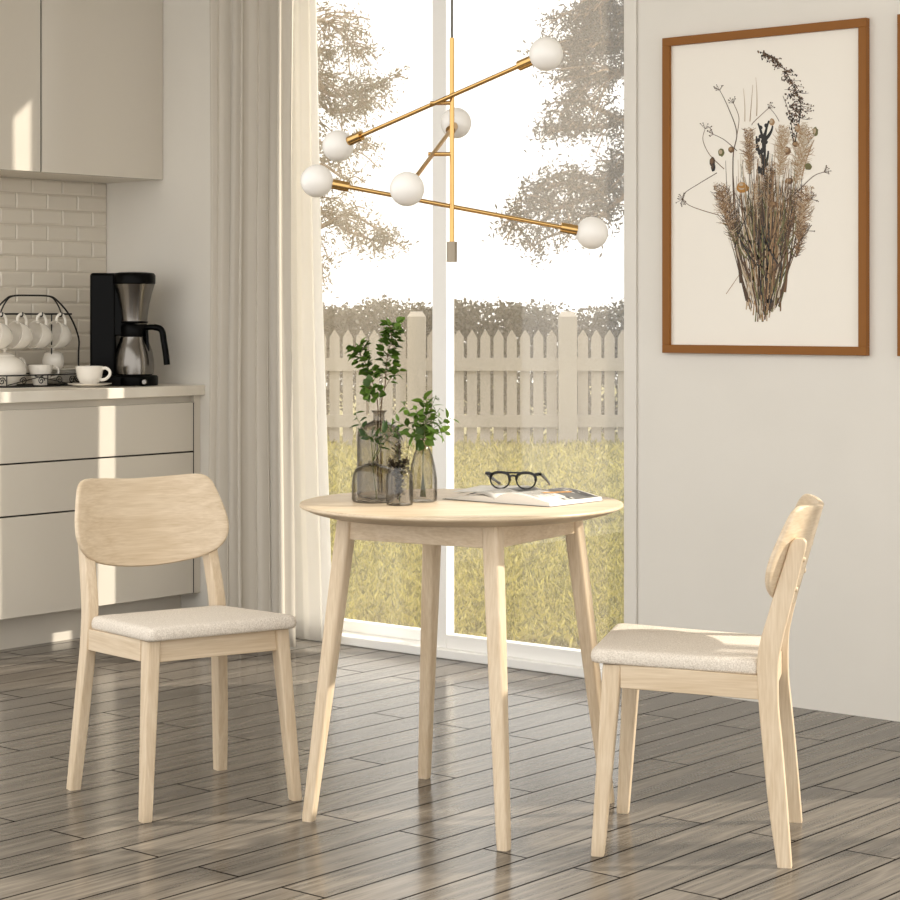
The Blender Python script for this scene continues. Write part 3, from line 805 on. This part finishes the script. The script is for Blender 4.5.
def arm(a, b_, hub, peg):
    A_, B_ = LP(*a), LP(*b_)
    d = (B_-A_).normalized(); m = MB(); m.tube([A_+d*GR*.8, B_-d*GR*.8], .0056, 12)
    ar = m.build('arm', M_brass, lamp)
    for P_, s in ((A_, 1), (B_, -1)):
        k = MB(); k.tube([P_+d*s*GR*.75, P_+d*s*GR*.95, P_+d*s*(GR+.006), P_+d*s*(GR+.040)], [.011,.0125,.0125,.0125], 20); k.build('socket', M_brass, ar)
        g = MB(); g.sphere((0,0,0), GR, 32, 20); g.build('globe', M_globe, ar, loc=P_)
    # short peg fixing the arm to the stem
    H = A_+(B_-A_)*hub
    k = MB(); side = Vector((0,0,H.z)); dr = (side-H)
    k.tube([H-dr.normalized()*.012, side], .0052, 12); k.build('pivot', M_brass, ar)
arm((338,146,.19), (546,54,-.19), .485, None)
arm((407,189,-.30), (456,123,.30), .5, None)
arm((317,181,-.02), (592,233,.04), .485, None)

# ------------------------------------------------------------------ on the table
TZ = .765
def leafcard(mb, p, d, ln, wd, up, fold=.25, n=4, curl=.15):
    d = d.normalized(); s = d.cross(up)
    if s.length < 1e-4: s = d.orthogonal()
    s.normalize(); nn = s.cross(d)
    vs = []; 
    for i in range(n+1):
        t = i/n; w = wd*.5*math.sin(PI*min(1, t**.8*.96+.02))
        c = p+d*ln*t-nn*ln*curl*t*t
        vs += [c-s*w+nn*w*fold, c, c+s*w+nn*w*fold]
    fs = []
    for i in range(n):
        a = i*3; fs += [(a, a+1, a+4, a+3), (a+1, a+2, a+5, a+4)]
    mb.add(vs, fs)
def vase(name, px, D, prof, label, mat_=None):
    p = W((px-450)/F*D, D, TZ); root = empty(name, p, 0, label, 'vase', 'smoky glass vases on the table')
    th = .0022
    inner = [(max(r-th, .001), z+ (th if i == 0 else 0)) for i, (r, z) in enumerate(prof)]
    full = prof + [(prof[-1][0]-th*.5, prof[-1][1]+.0012)] + list(reversed(inner[1:])) + [(inner[1][0]*.8, .004), (.001, .004)]
    b = MB(); b.lathe(full, n=48); b.build('vase_glass', mat_ or M_vase, root, smooth=60)
    return root, p
big, pb = vase('vase', 379, 5.30, [(.048,.0005),(.054,.003),(.056,.010),(.056,.150),(.054,.166),(.046,.180),(.030,.189),(.0165,.194),(.0145,.197),(.0145,.212),(.0165,.216),(.021,.219)], 'tall bottle vase of smoky glass holding the tallest leafy branch', M_vase2)
low, pl = vase('vase', 373, 5.17, [(.046,.0005),(.051,.003),(.053,.010),(.052,.050),(.050,.068),(.043,.083),(.030,.090),(.017,.094),(.012,.096),(.012,.099),(.014,.101)], 'low wide glass vase with domed shoulders holding a drooping sprig')
sml, ps = vase('vase', 399.5, 5.085, [(.028,.0005),(.032,.002),(.033,.008),(.0335,.050),(.032,.072),(.027,.082),(.024,.086),(.025,.092)], 'smallest glass vase holding a dark seed-head sprig')
tea, pt = vase('vase', 423, 5.18, [(.030,.0005),(.034,.003),(.0355,.012),(.035,.055),(.030,.090),(.023,.118),(.0155,.135),(.0115,.143),(.0115,.152),(.015,.157)], 'teardrop glass vase holding the fanned leafy branch, farthest from the curtain')

def branch(stemmb, leafmb, pts, r0, r1, leaf, start, side_n, ln, wd, shape='round', rnd=random, droop=.2, lat=0):
    P = catmull(pts, 8); n = len(P)
    stemmb.tube(P, [r0+(r1-r0)*i/(n-1) for i in range(n)], 6)
    for k in range(side_n):
        t = start+(1-start)*(k+.5)/side_n; i = min(n-2, int(t*(n-1))); p = P[i]; d = (P[i+1]-P[i]).normalized()
        az = k*2.4+rnd.uniform(-.4,.4)
        o1 = d.orthogonal().normalized(); o2 = d.cross(o1); out = (o1*math.cos(az)+o2*math.sin(az))
        tw = rnd.uniform(.25,1)*lat
        tip = p+out*tw+d*tw*.5
        if lat: stemmb.tube([p, tip], r1*.8, 5)
        m_ = 1 if shape != 'cluster' else 3
        for _ in range(m_):
            dd = (out+d*rnd.uniform(.1,.9)+Vector((rnd.uniform(-.4,.4), rnd.uniform(-.4,.4), -droop))).normalized()
            up = (d+Vector((rnd.uniform(-.8,.8), rnd.uniform(-.8,.8), rnd.uniform(-.3,.8)))).normalized()
            s = rnd.uniform(.75,1.15)
            leafcard(leafmb, tip if lat else p, dd, ln*s, wd*s, up, n=5)
def sprig(name, label, base, mstem, mleaf, fn):
    root = empty(name, base, 0, label, 'plant sprig'); st, lf = MB(), MB(); fn(st, lf); st.build('stem', mstem, root); lf.build('leaves', mleaf, root, smooth=180); return root
def rel(px, py, D, o): return PD(px, py, D)-o
rn = random.Random(11)
def f_big(st, lf):
    base = pb; o = base
    A_ = [(0.01,0.0,.012), (.006,0,.12), rel(381,408,5.30,o), rel(385,385,5.30,o), rel(387,360,5.29,o), rel(391,340,5.29,o), rel(392,327,5.28,o)]
    B_ = [(-0.01,0.01,.014), (-.006,0,.12), rel(378,408,5.31,o), rel(374,388,5.31,o), rel(369,370,5.32,o), rel(361,356,5.33,o), rel(357,347,5.33,o)]
    branch(st, lf, A_, .0018, .0009, None, .56, 46, .023, .021, 'cluster', rn, lat=.020)
    branch(st, lf, B_, .0018, .0009, None, .56, 36, .022, .020, 'cluster', rn, lat=.018)
    C_ = [rel(385,388,5.30,o), rel(391,378,5.31,o), rel(399,371,5.32,o)]
    branch(st, lf, C_, .001, .0006, None, .3, 9, .020, .013, 'one', rn, lat=.006)
    E_ = [rel(376,396,5.30,o), rel(372,392,5.28,o), rel(370,388,5.27,o)]
    branch(st, lf, E_, .001, .0008, None, .1, 16, .020, .019, 'cluster', rn, lat=.018)
sprig('leafy_branch', 'tall branch of small round green leaves in the bottle vase', pb, M_stem, M_leafg, f_big)
def f_low(st, lf):
    o = pl
    branch(st, lf, [(.022,-.01,.008),(.006,0,.05),(0,0,.10),rel(379,448,5.15,o),rel(383,436,5.14,o),rel(389,430,5.13,o)], .0016, .0008, None, .6, 13, .030, .010, 'one', rn, lat=.008)
    branch(st, lf, [(0,0,.095),rel(371,442,5.15,o),rel(364,430,5.14,o),rel(358,420,5.13,o),rel(355,412,5.13,o)], .0011, .0006, None, .25, 9, .026, .010, 'one', rn, lat=.004)
    branch(st, lf, [(0,0,.10),rel(376,440,5.16,o),rel(372,437,5.2,o),rel(364,437,5.12,o)], .001, .0006, None, .3, 8, .026, .011, 'one', rn, lat=.004)
    branch(st, lf, [(0,0,.10),rel(386,440,5.16,o),rel(393,434,5.15,o),rel(398,431,5.15,o)], .001, .0006, None, .3, 8, .026, .011, 'one', rn, lat=.004)
sprig('leafy_sprig', 'drooping sprig of pointed leaves rising from the low wide vase', pl, M_gstem, M_leafd, f_low)
def f_tea(st, lf):
    o = pt
    tips = [((402,402),5.2),((393,420),5.18),((416,410),5.16),((430,400),5.2),((424,394),5.24),((440,408),5.18),((451,418),5.2),((446,432),5.15),((410,436),5.12),((436,395),5.19)]
    for (tx, ty), D_ in tips:
        branch(st, lf, [((tx-423)*-.0003,0,.012),(0,0,.08),(0,0,.150),rel(423+(tx-423)*.35, 436+(ty-436)*.4, 5.18, o), rel(tx, ty, D_, o)], .0012, .0006, None, .60, 12, .029, .014, 'one', rn, lat=.004)
    branch(st, lf, [(0,0,.150),rel(424,436,5.15,o),rel(426,420,5.14,o)], .0012, .0006, None, .2, 28, .028, .021, 'one', rn, lat=.012)
sprig('leafy_branch', 'fanned branch of pointed green leaves in the teardrop vase', pt, M_gstem, M_leafg, f_tea)
def f_sml(st, lf):
    o = ps
    for (tx, ty, rr) in ((397,446,.022),(406,462,.018),(391,464,.018)):
        pts = [(0.0,0,.008),(0,0,.03), rel((tx+399)/2,(ty+486)/2-4,5.085,o), rel(tx,ty,5.085,o)]
        P = catmull(pts, 10); st.tube(P, .0011, 5)
        for k in range(210):
            i = int(len(P)*(.28+.7*rn.random())); i = min(i, len(P)-1); p = P[i]
            d = Vector((rn.uniform(-1,1), rn.uniform(-1,1), rn.uniform(-.2,1.0))).normalized()
            leafcard(lf, p+d*rr*.5*rn.random(), d, .011, .0065, Vector((0,0,1)), n=3)
sp_ = sprig('seed_head_sprig', 'dark brown seed-head sprig standing in the smallest vase', ps, M_gstem, M_lav, f_sml)
cl, cs = MB(), MB(); o = ps
P = catmull([(0.004,0,.03),(0.006,0,.07),rel(405,462,5.10,o),rel(409,446,5.11,o)], 8); cs.tube(P, .001, 5)
for k in range(46):
    i = min(len(P)-1, int(len(P)*(.45+.55*rn.random()))); d = Vector((rn.uniform(-1,1), rn.uniform(-1,1), rn.uniform(0,.9))).normalized(); leafcard(cl, P[i], d, .010, .005, Vector((0,0,1)), n=3)
so_ = cs.build('pale_stalk', M_gstem, sp_); cl.build('pale_bud', M_cream_l, sp_)

# magazine
def mag():
    hdir = Vector((.64,.768)); wdir = Vector((.768,-.64))
    S0 = Vector((.112, 5.14))           # near end of the spine (right, forward)
    H, Wd = .215, .165
    root = empty('magazine', W(S0.x, S0.y, TZ), 0, 'open magazine lying on the table under the spectacles', 'magazine')
    org = W(S0.x, S0.y, TZ)
    def P(w, h, z):
        q = S0+wdir*w+hdir*h; return W(q.x, q.y, TZ+z)-org
    def hR(t, thick=1): return (.004+.016*math.sin(PI*min(1, (t*.95+.05))**.55)*thick)*(1-.35*t)
    def sheet(mb, sgn, prof, z_off, k0=0, k1=1, wid=Wd, shear=0):
        n = 16; vs = []; m_ = 8
        for j in range(m_+1):
            h = H*j/m_
            for i in range(n+1):
                t = k0+(k1-k0)*i/n; vs.append(P(sgn*wid*t*(1+.45*j/m_*(shear > 0)), h+shear*t*(1-.3*j/m_), prof(t, j/m_)+z_off))
        fs = []
        for j in range(m_):
            for i in range(n):
                a = j*(n+1)+i; fs.append((a, a+1, a+n+2, a+n+1) if sgn > 0 else (a, a+n+1, a+n+2, a+1))
        mb.add(vs, fs)
    def pr(t, j): return .0045+.020*math.sin(PI*(min(1, t+.03))**.6)*(1-.0*j)+.004*(1-t)*t + .006*t
    def block(sgn, prof, wid):
        mb = MB(); n = 16; m_ = 6; vs = []
        for j in range(m_+1):
            for i in range(n+1):
                t = i/n; vs.append(P(sgn*wid*t, H*j/m_, prof(t, j/m_)))
        k = len(vs)
        for j in range(m_+1):
            for i in range(n+1):
                t = i/n; vs.append(P(sgn*(wid+.003)*t, H*j/m_, .0015))
        fs = []; q = n+1
        for j in range(m_):
            for i in range(n):
                a = j*q+i; fs += [(a,a+1,a+q+1,a+q), (k+a,k+a+q,k+a+q+1,k+a+1)]
        for i in range(n): fs += [(i,k+i,k+i+1,i+1), (m_*q+i, m_*q+i+1, k+m_*q+i+1, k+m_*q+i)]
        for j in range(m_):
            a, c = j*q, (j+1)*q; fs += [(a,c,k+c,k+a), (a+n,k+a+n,k+c+n,c+n)]
        if sgn < 0: fs = [tuple(reversed(f_)) for f_ in fs]
        mb.add(vs, fs); return mb
    block(1, pr, Wd).build('page_block', M_page, root, smooth=50)
    def plf(t, j): return .0035+.012*math.sin(PI*(min(1, t+.03))**.6)
    block(-1, plf, Wd*.98).build('page_block', M_page, root, smooth=50)
    # loose curling pages on the left half
    for k, (a, e) in enumerate(((.030,.004),(.024,.009),(.018,.012))):
        mb = MB(); sheet(mb, -1, lambda t, j, a=a, e=e: .005+a*math.sin(PI*(min(1,t+.02))**.7)*.62+e*t, .0006*k, wid=Wd*(.80+.07*k), shear=.012*(3-k)); o = mb.build('loose_page', M_page, root, smooth=180)
        s = o.modifiers.new('t','SOLIDIFY'); s.thickness = .0004
    b = MB(); q = []
    cov = MB(); vs = [P(-Wd-.004,-.002,0),P(Wd+.006,-.002,0),P(Wd+.006,H+.002,0),P(-Wd-.004,H+.002,0)]
    cov.add(vs+[v+Vector((0,0,.0012)) for v in vs], [(0,3,2,1),(4,5,6,7),(0,1,5,4),(1,2,6,5),(2,3,7,6),(3,0,4,7)]); cov.build('cover', M_ink, root, smooth=0)
    # printed picture on the right-hand page
    def patch(mb, t0, t1, h0, h1, c, zo=.0005):
        mb.cur = c; n = 8; vs = []
        for j in range(2):
            for i in range(n+1):
                t = t0+(t1-t0)*i/n; hh = (h0, h1)[j]; vs.append(P(Wd*t, H*hh, pr(t, hh)+zo))
        mb.add(vs, [(i, i+1, n+2+i, n+1+i) for i in range(n)])
    pm = MB(); patch(pm, .28, .99, .52, .97, 0); patch(pm, .45, .97, .80, .95, 1, .0007); patch(pm, .30, .55, .58, .72, 1, .0007)
    rg = random.Random(5)
    for i in range(26):
        a, c = rg.uniform(.3,.9), rg.uniform(.30,.9); patch(pm, a, a+rg.uniform(.03,.12), c, c+rg.uniform(.01,.05), rg.choice([0,1,3,3]), .0009)
    for i in range(5): patch(pm, .52+.02*i, .58+.02*i, .34+.09*i, .44+.09*i, 2, .0011)
    for i in range(14): patch(pm, .25, .25+rg.uniform(.3,.5), .08+.028*i, .088+.028*i, 0, .0006)
    pm.build('page_print', [M_ink, M_ink2, M_ink3, M_page], root, smooth=0)
    pl_ = MB()
    def patchL(t0, t1, h0, h1, c):
        pl_.cur = c; n = 8; vs = []
        for j in range(2):
            for i in range(n+1):
                t = t0+(t1-t0)*i/n; vs.append(P(-Wd*.78*t, H*(h0,h1)[j], .005+.030*math.sin(PI*(min(1,t+.02))**.7)*.62+.004*t+.0007))
        pl_.add(vs, [(i, n+1+i, n+2+i, i+1) for i in range(n)])
    patchL(.15,.9,.55,.93,0); patchL(.2,.6,.62,.8,1); 
    for i in range(9): patchL(.15,.5+.3*rg.random(),.1+.04*i,.112+.04*i,0)
    pl_.build('page_print', [M_ink, M_ink2], root, smooth=0)
mag()

# spectacles
def specs():
    D0 = 5.27; zb = .7885
    c = W((513-450)/F*D0, D0, zb); root = empty('spectacles', c, TH+R(-14), 'black round-rimmed spectacles with folded-out arms on the magazine', 'spectacles'); root.scale = (1.0,)*3
    b = MB()
    def rim(cx):
        pts = []
        for i in range(40):
            a = 2*PI*i/40; x = .0245*math.cos(a); z = .0215*math.sin(a)
            if z > 0: z = .0195*math.copysign(abs(math.sin(a))**.7, math.sin(a)); x = .0250*math.copysign(abs(math.cos(a))**.85, math.cos(a))
            pts.append((cx+x, 0, .0225+z))
        return pts
    for s in (-1, 1): b.tube(rim(s*.0335), [.0021 + (.0016 if (2*PI*i/40) < PI else 0) for i in range(40)], 8, closed=True, up=(0,0,1))
    b.tube(catmull([(-.0125,0,.030),(0,0,.0345),(.0125,0,.030)],5), .0026, 8); b.tube([(-.018,0,.0415),(.018,0,.0415)], .0024, 8)
    for s in (-1, 1): b.tube([(s*.056,0,.037),(s*.066,0,.039),(s*.0705,.003,.039)], [.004,.0045,.004], 8)
    b.build('rims', M_spec, root)
    for s in (-1, 1):
        l = MB(); pts = rim(s*.0335); cc = (s*.0335,0,.0225)
        l.add([cc]+pts, [(0,i+1,(i+1) % 40+1) for i in range(40)]); l.build('lens', M_lens, root)
        t = MB(); sl = -.26
        pp = [(s*.0705,.003,.039),(s*.0705,.05,.039+.047*sl),(s*.069,.095,.039+.092*sl),(s*.067,.125,.006),(s*.065,.140,.0025)]
        t.tube(catmull(pp, 5), [.0046]*10+[.004]*5+[.0044]*6, 8, flat=.6, up=(0,0,1)); t.build('temple', M_spec, root)
specs()

# ------------------------------------------------------------------ outside
GZ = -.10
b = MB(); b.box(-26, 12, YW+.3, 32, GZ-.1, GZ); o = b.build('ground', M_soil, smooth=0); tag(o, kind='structure')
# grass blades
rs = np.random.RandomState(4)
def grass():
    n = 90000
    px = rs.uniform(230, 720, n); u = rs.rand(n)
    D = 1/( (1/8.0)*(1-u) + (1/21.8)*u )          # even density over the visible strip
    X = (px-450)/F*D
    x = CT*X-ST*D; y = ST*X+CT*D
    keep = y > YW+.3; x, y, D = x[keep], y[keep], D[keep]; n = len(x)
    az = rs.uniform(0, 2*PI, n); lean = rs.uniform(.1, .8, n); h = rs.uniform(.06, .15, n); w = rs.uniform(.003, .008, n)*(.6+D/12)
    az2 = rs.uniform(0, 2*PI, n)
    v = np.zeros((n*4, 3)); dx, dy = np.cos(az2)*w, np.sin(az2)*w
    v[0::4] = np.stack([x-dx, y-dy, np.full(n, GZ)], 1); v[1::4] = np.stack([x+dx, y+dy, np.full(n, GZ)], 1)
    mx, my = x+np.cos(az)*lean*h*.4, y+np.sin(az)*lean*h*.4
    v[2::4] = np.stack([mx+dx*.7, my+dy*.7, GZ+h*.6], 1)
    v[3::4] = np.stack([x+np.cos(az)*lean*h, y+np.sin(az)*lean*h, GZ+h*(1-.3*lean)], 1)
    f_ = np.arange(n*4).reshape(-1, 4)
    tri = np.concatenate([f_[:, [0,1,2]], f_[:, [0,2,3]]])
    me = bpy.data.meshes.new('lawn_grass'); me.from_pydata(v.tolist(), [], tri.tolist()); me.materials.append(M_grass)
    o = bpy.data.objects.new('lawn_grass', me); col.objects.link(o); tag(o, 'sunlit yellow-green lawn grass between window and fence', 'grass', kind='stuff')
grass()

# picket fence
FD = 20.4
fence = empty('picket_fence', W(0, FD, GZ), TH, 'white wooden picket fence with square posts across the lawn', 'fence')
sX = lambda px: (px-450)/F*FD
p0 = sX(416.5); pit = sX(567.5)-sX(416.5)
posts = [p0+pit*k for k in range(-2, 4)]
b0 = MB()
def picket_mb(h=1.165, w=.098, t=.02):
    b = MB(); vs = []
    for y in (-t/2, t/2): vs += [(-w/2,y,0),(w/2,y,0),(w/2,y,h-.075),(.004,y,h),(-.004,y,h),(-w/2,y,h-.075)]
    b.add(vs, [(0,1,2,3,4,5),(11,10,9,8,7,6)]+[(i, i+6, (i+1) % 6+6, (i+1) % 6) for i in range(6)]); return b
pkt = None; first = True
for a, c in zip(posts[:-1], posts[1:]):
    n = 10
    for k in range(n):
        x = a+.0885+(c-a-.177)*(k+.5)/n
        if pkt is None: pkt = picket_mb().build('picket', M_fence, fence, smooth=0, loc=(x, .035, .01)); q = pkt
        else: q = pkt.copy(); col.objects.link(q); q.location = (x, .035, .01)
pst = None
for x in posts:
    if pst is None:
        b = MB(); w = .0885; z1 = 1.355
        b.loft([[(sx*w, sy*w, z) for sx, sy in ((-1,-1),(1,-1),(1,1),(-1,1))] for z in (0, z1-.05)]+[[(sx*w*.62, sy*w*.62, z1) for sx, sy in ((-1,-1),(1,-1),(1,1),(-1,1))]])
        pst = b.build('post', M_fence, fence, smooth=0, loc=(x, 0, 0)); q = pst
    else: q = pst.copy(); col.objects.link(q); q.location = (x, 0, 0)
for a, c in zip(posts[:-1], posts[1:]):
    for z0, z1 in ((.775,.90),(.225,.345)):
        b = MB(); b.box(a+.0885, c-.0885, -.022, .022, z0, z1); b.build('rail', M_fence, fence, smooth=0)

def leaf_cloud(name, mat_, pts, size, asp=.5, parent=None, seed=1, stretch=None):
    rs2 = np.random.RandomState(seed); P_ = np.array(pts); n = len(P_)
    d = rs2.normal(size=(n,3)); d /= np.linalg.norm(d, axis=1)[:, None]
    if stretch is not None: d = d*.45+np.array(stretch); d /= np.linalg.norm(d, axis=1)[:, None]
    e = np.cross(d, rs2.normal(size=(n,3))); e /= np.linalg.norm(e, axis=1)[:, None]
    s = (size*rs2.uniform(.6, 1.4, n))[:, None]
    v = np.zeros((n*4,3)); v[0::4] = P_-d*s*.5; v[1::4] = P_+e*s*asp*.5; v[2::4] = P_+d*s*.5; v[3::4] = P_-e*s*asp*.5
    me = bpy.data.meshes.new(name); me.from_pydata(v.tolist(), [], np.arange(n*4).reshape(-1,4).tolist()); me.materials.append(mat_)
    o = bpy.data.objects.new(name, me); col.objects.link(o)
    if parent: o.parent = parent
    return o
# hedge
hd = empty('hedge', W(0, 22.0, GZ), 0, 'clipped brown-green hedge rising just above the picket fence', 'hedge')
ho = W(0, 22.0, GZ); pts = []
hr = random.Random(9)
cl_ = [(hr.uniform(-4.6, 4.6), hr.gauss(0,.16), hr.uniform(.02, 1.0)) for _ in range(1150)]
for (a, b_, z) in cl_:
    top = 1.44+.03*math.sin(a*7)+.035*math.sin(a*17+1)
    zz = z**.6*(top-.04)
    for _ in range(95):
        q = (a+hr.gauss(0,.09), b_+hr.gauss(0,.07), zz+hr.gauss(0,.07))
        if 0 < q[2] < top+hr.gauss(0,.02): w_ = W(q[0], 22.0+q[1], GZ+q[2])-ho; pts.append(tuple(w_))
leaf_cloud('hedge_leaves', M_hedge, pts, .05, .6, hd, 5)
b = MB()
for k in range(26):
    a = -4.5+9*k/25; w0 = W(a, 22.0, GZ)-ho; w1_ = W(a+hr.uniform(-.15,.15), 22.0, GZ+1.1)-ho; b.tube([w0, w1_], [.02,.008], 6)
b.build('hedge_stem', M_bark, hd)

# two garden trees; trunks stand beside the view through the window
def tree(name, label, D0, trunk_px, limbs, mat_, seed, dens, lsize):
    rd = random.Random(seed); org = W((trunk_px-450)/F*D0, D0, GZ)
    root = empty(name, org, 0, label, 'tree', 'garden trees beyond the window'); wd = MB(); leaves = []
    tp = [Vector((0,0,0)), Vector((.05,.02,1.2)), Vector((-.03,.05,2.6)), Vector((.02,0,4.2)), Vector((0,0,5.4))]
    wd.tube(catmull(tp, 5), [.17-.0075*i for i in range(21)], 10)
    for (pts_, rad, nsp) in limbs:
        z0 = CH-(pts_[0][1]-HY)*D0/F - GZ
        C0 = [Vector((0,0,min(5.2, max(.8, z0-.25))))]+[PD(a, b_, D0+dd)-org for (a, b_, dd) in pts_]
        P_ = catmull(C0, 8); n = len(P_)
        wd.tube(P_, [.016*(1-i/n)+.004 for i in range(n)], 6)
        for k in range(nsp):
            t = .25+.75*rd.random(); i = min(n-2, int(t*(n-1))); p = P_[i]; d = (P_[i+1]-P_[i]).normalized()
            rr = rad*(1.15-.6*t)
            off = Vector((rd.gauss(0,1), rd.gauss(0,1), rd.gauss(0,.75)))*rr*.55
            tip = p+off+d*rr*.5
            m1 = p+(tip-p)*.5+Vector((0,0,.03)); tw = catmull([p, m1, tip], 4); wd.tube(tw, .0045, 4)
            dn = (tip-p); 
            if dn.length < .02: continue
            dn.normalize()
            for j in range(dens):
                q = rd.random()**.7; c = tw[int(q*(len(tw)-1))]
                leaves.append(tuple(c+Vector((rd.gauss(0,1), rd.gauss(0,1), rd.gauss(0,1)))*.04*(1.2-.5*q)+dn*rd.uniform(0,.07)))
    wd.build('trunk', M_bark, root)
    leaf_cloud('foliage', mat_, leaves, lsize, .3, root, seed)
    return root
tree('conifer_tree', 'conifer with feathery boughs paled to mimic glass haze, beside the curtain', 13.5, 262,
     [([(300,25,0),(325,22,.1),(345,38,.1),(358,58,0)],.20,36), ([(300,70,0),(330,95,0),(358,92,.2),(388,84,.1)],.22,46), ([(296,60,.3),(322,105,.1),(345,112,0),(372,100,0)],.20,36),
      ([(300,100,.2),(318,140,.2),(345,150,.1),(368,148,0)],.18,30), ([(300,170,0),(322,165,0),(340,176,0),(352,182,0)],.13,18),
      ([(300,195,0),(325,215,.1),(350,232,0),(392,246,.1)],.16,40), ([(312,240,0),(320,262,.1),(322,282,0)],.10,12), ([(300,40,.2),(318,50,.2),(330,60,.1)],.16,20), ([(330,222,0),(352,215,.1),(385,235,0)],.12,18)],
     M_treeL, 21, 34, .034)
tree('conifer_tree', 'darker conifer with dense boughs beside the picture wall', 12.5, 690,
     [([(660,-40,0),(625,-10,0),(600,5,0),(570,20,.1)],.24,44), ([(660,40,0),(625,45,.1),(600,45,0),(566,50,0)],.26,80), ([(660,60,.2),(620,75,0),(595,78,0),(572,72,0)],.26,70), ([(650,20,0),(620,20,.2),(590,25,.2)],.24,50),
      ([(650,110,0),(615,125,.1),(580,128,0),(552,132,0)],.16,42), ([(650,150,0),(610,180,.1),(570,205,0),(530,212,.1),(503,240,0)],.17,70), ([(650,170,0),(620,200,0),(585,225,0),(545,238,.1),(530,252,0)],.14,44),
      ([(640,130,.1),(625,160,.1),(600,200,.1),(590,225,.1)],.14,26), ([(600,110,.1),(575,100,.2),(560,118,.1)],.13,22), ([(590,180,.2),(560,185,.1),(540,190,.1)],.14,26)],
     M_treeR, 22, 40, .036)

# ------------------------------------------------------------------ light
w = bpy.data.worlds.new('sky'); scene.world = w; w.use_nodes = True
bg = w.node_tree.nodes['Background']; bg.inputs[0].default_value = (1.0, .975, .935, 1); bg.inputs[1].default_value = 1.35
sun = bpy.data.lights.new('sun', 'SUN'); sun.energy = 5.2; sun.angle = R(1.1); sun.color = (1.0, .92, .81)
so = bpy.data.objects.new('sun', sun); col.objects.link(so)
trav = W(-1, -.10, 0); trav.normalize(); trav.z = -.60
so.rotation_euler = trav.to_track_quat('-Z', 'Y').to_euler(); so.location = (6, 12, 6)

cam = bpy.data.cameras.new('camera'); cam.sensor_width = 36; cam.lens = F/900*36; cam.shift_y = -(450-HY)/900; cam.clip_end = 200
co = bpy.data.objects.new('camera', cam); col.objects.link(co)
co.location = (0, 0, CH); co.rotation_euler = (R(90), 0, TH); scene.camera = co
scene.view_settings.view_transform = 'Standard'; scene.view_settings.look = 'None'; scene.view_settings.exposure = .56; scene.view_settings.gamma = 1
scene.view_settings.use_curve_mapping = False
scene.cycles.max_bounces = 10; scene.cycles.transparent_max_bounces = 24; scene.cycles.caustics_reflective = False; scene.cycles.caustics_refractive = False
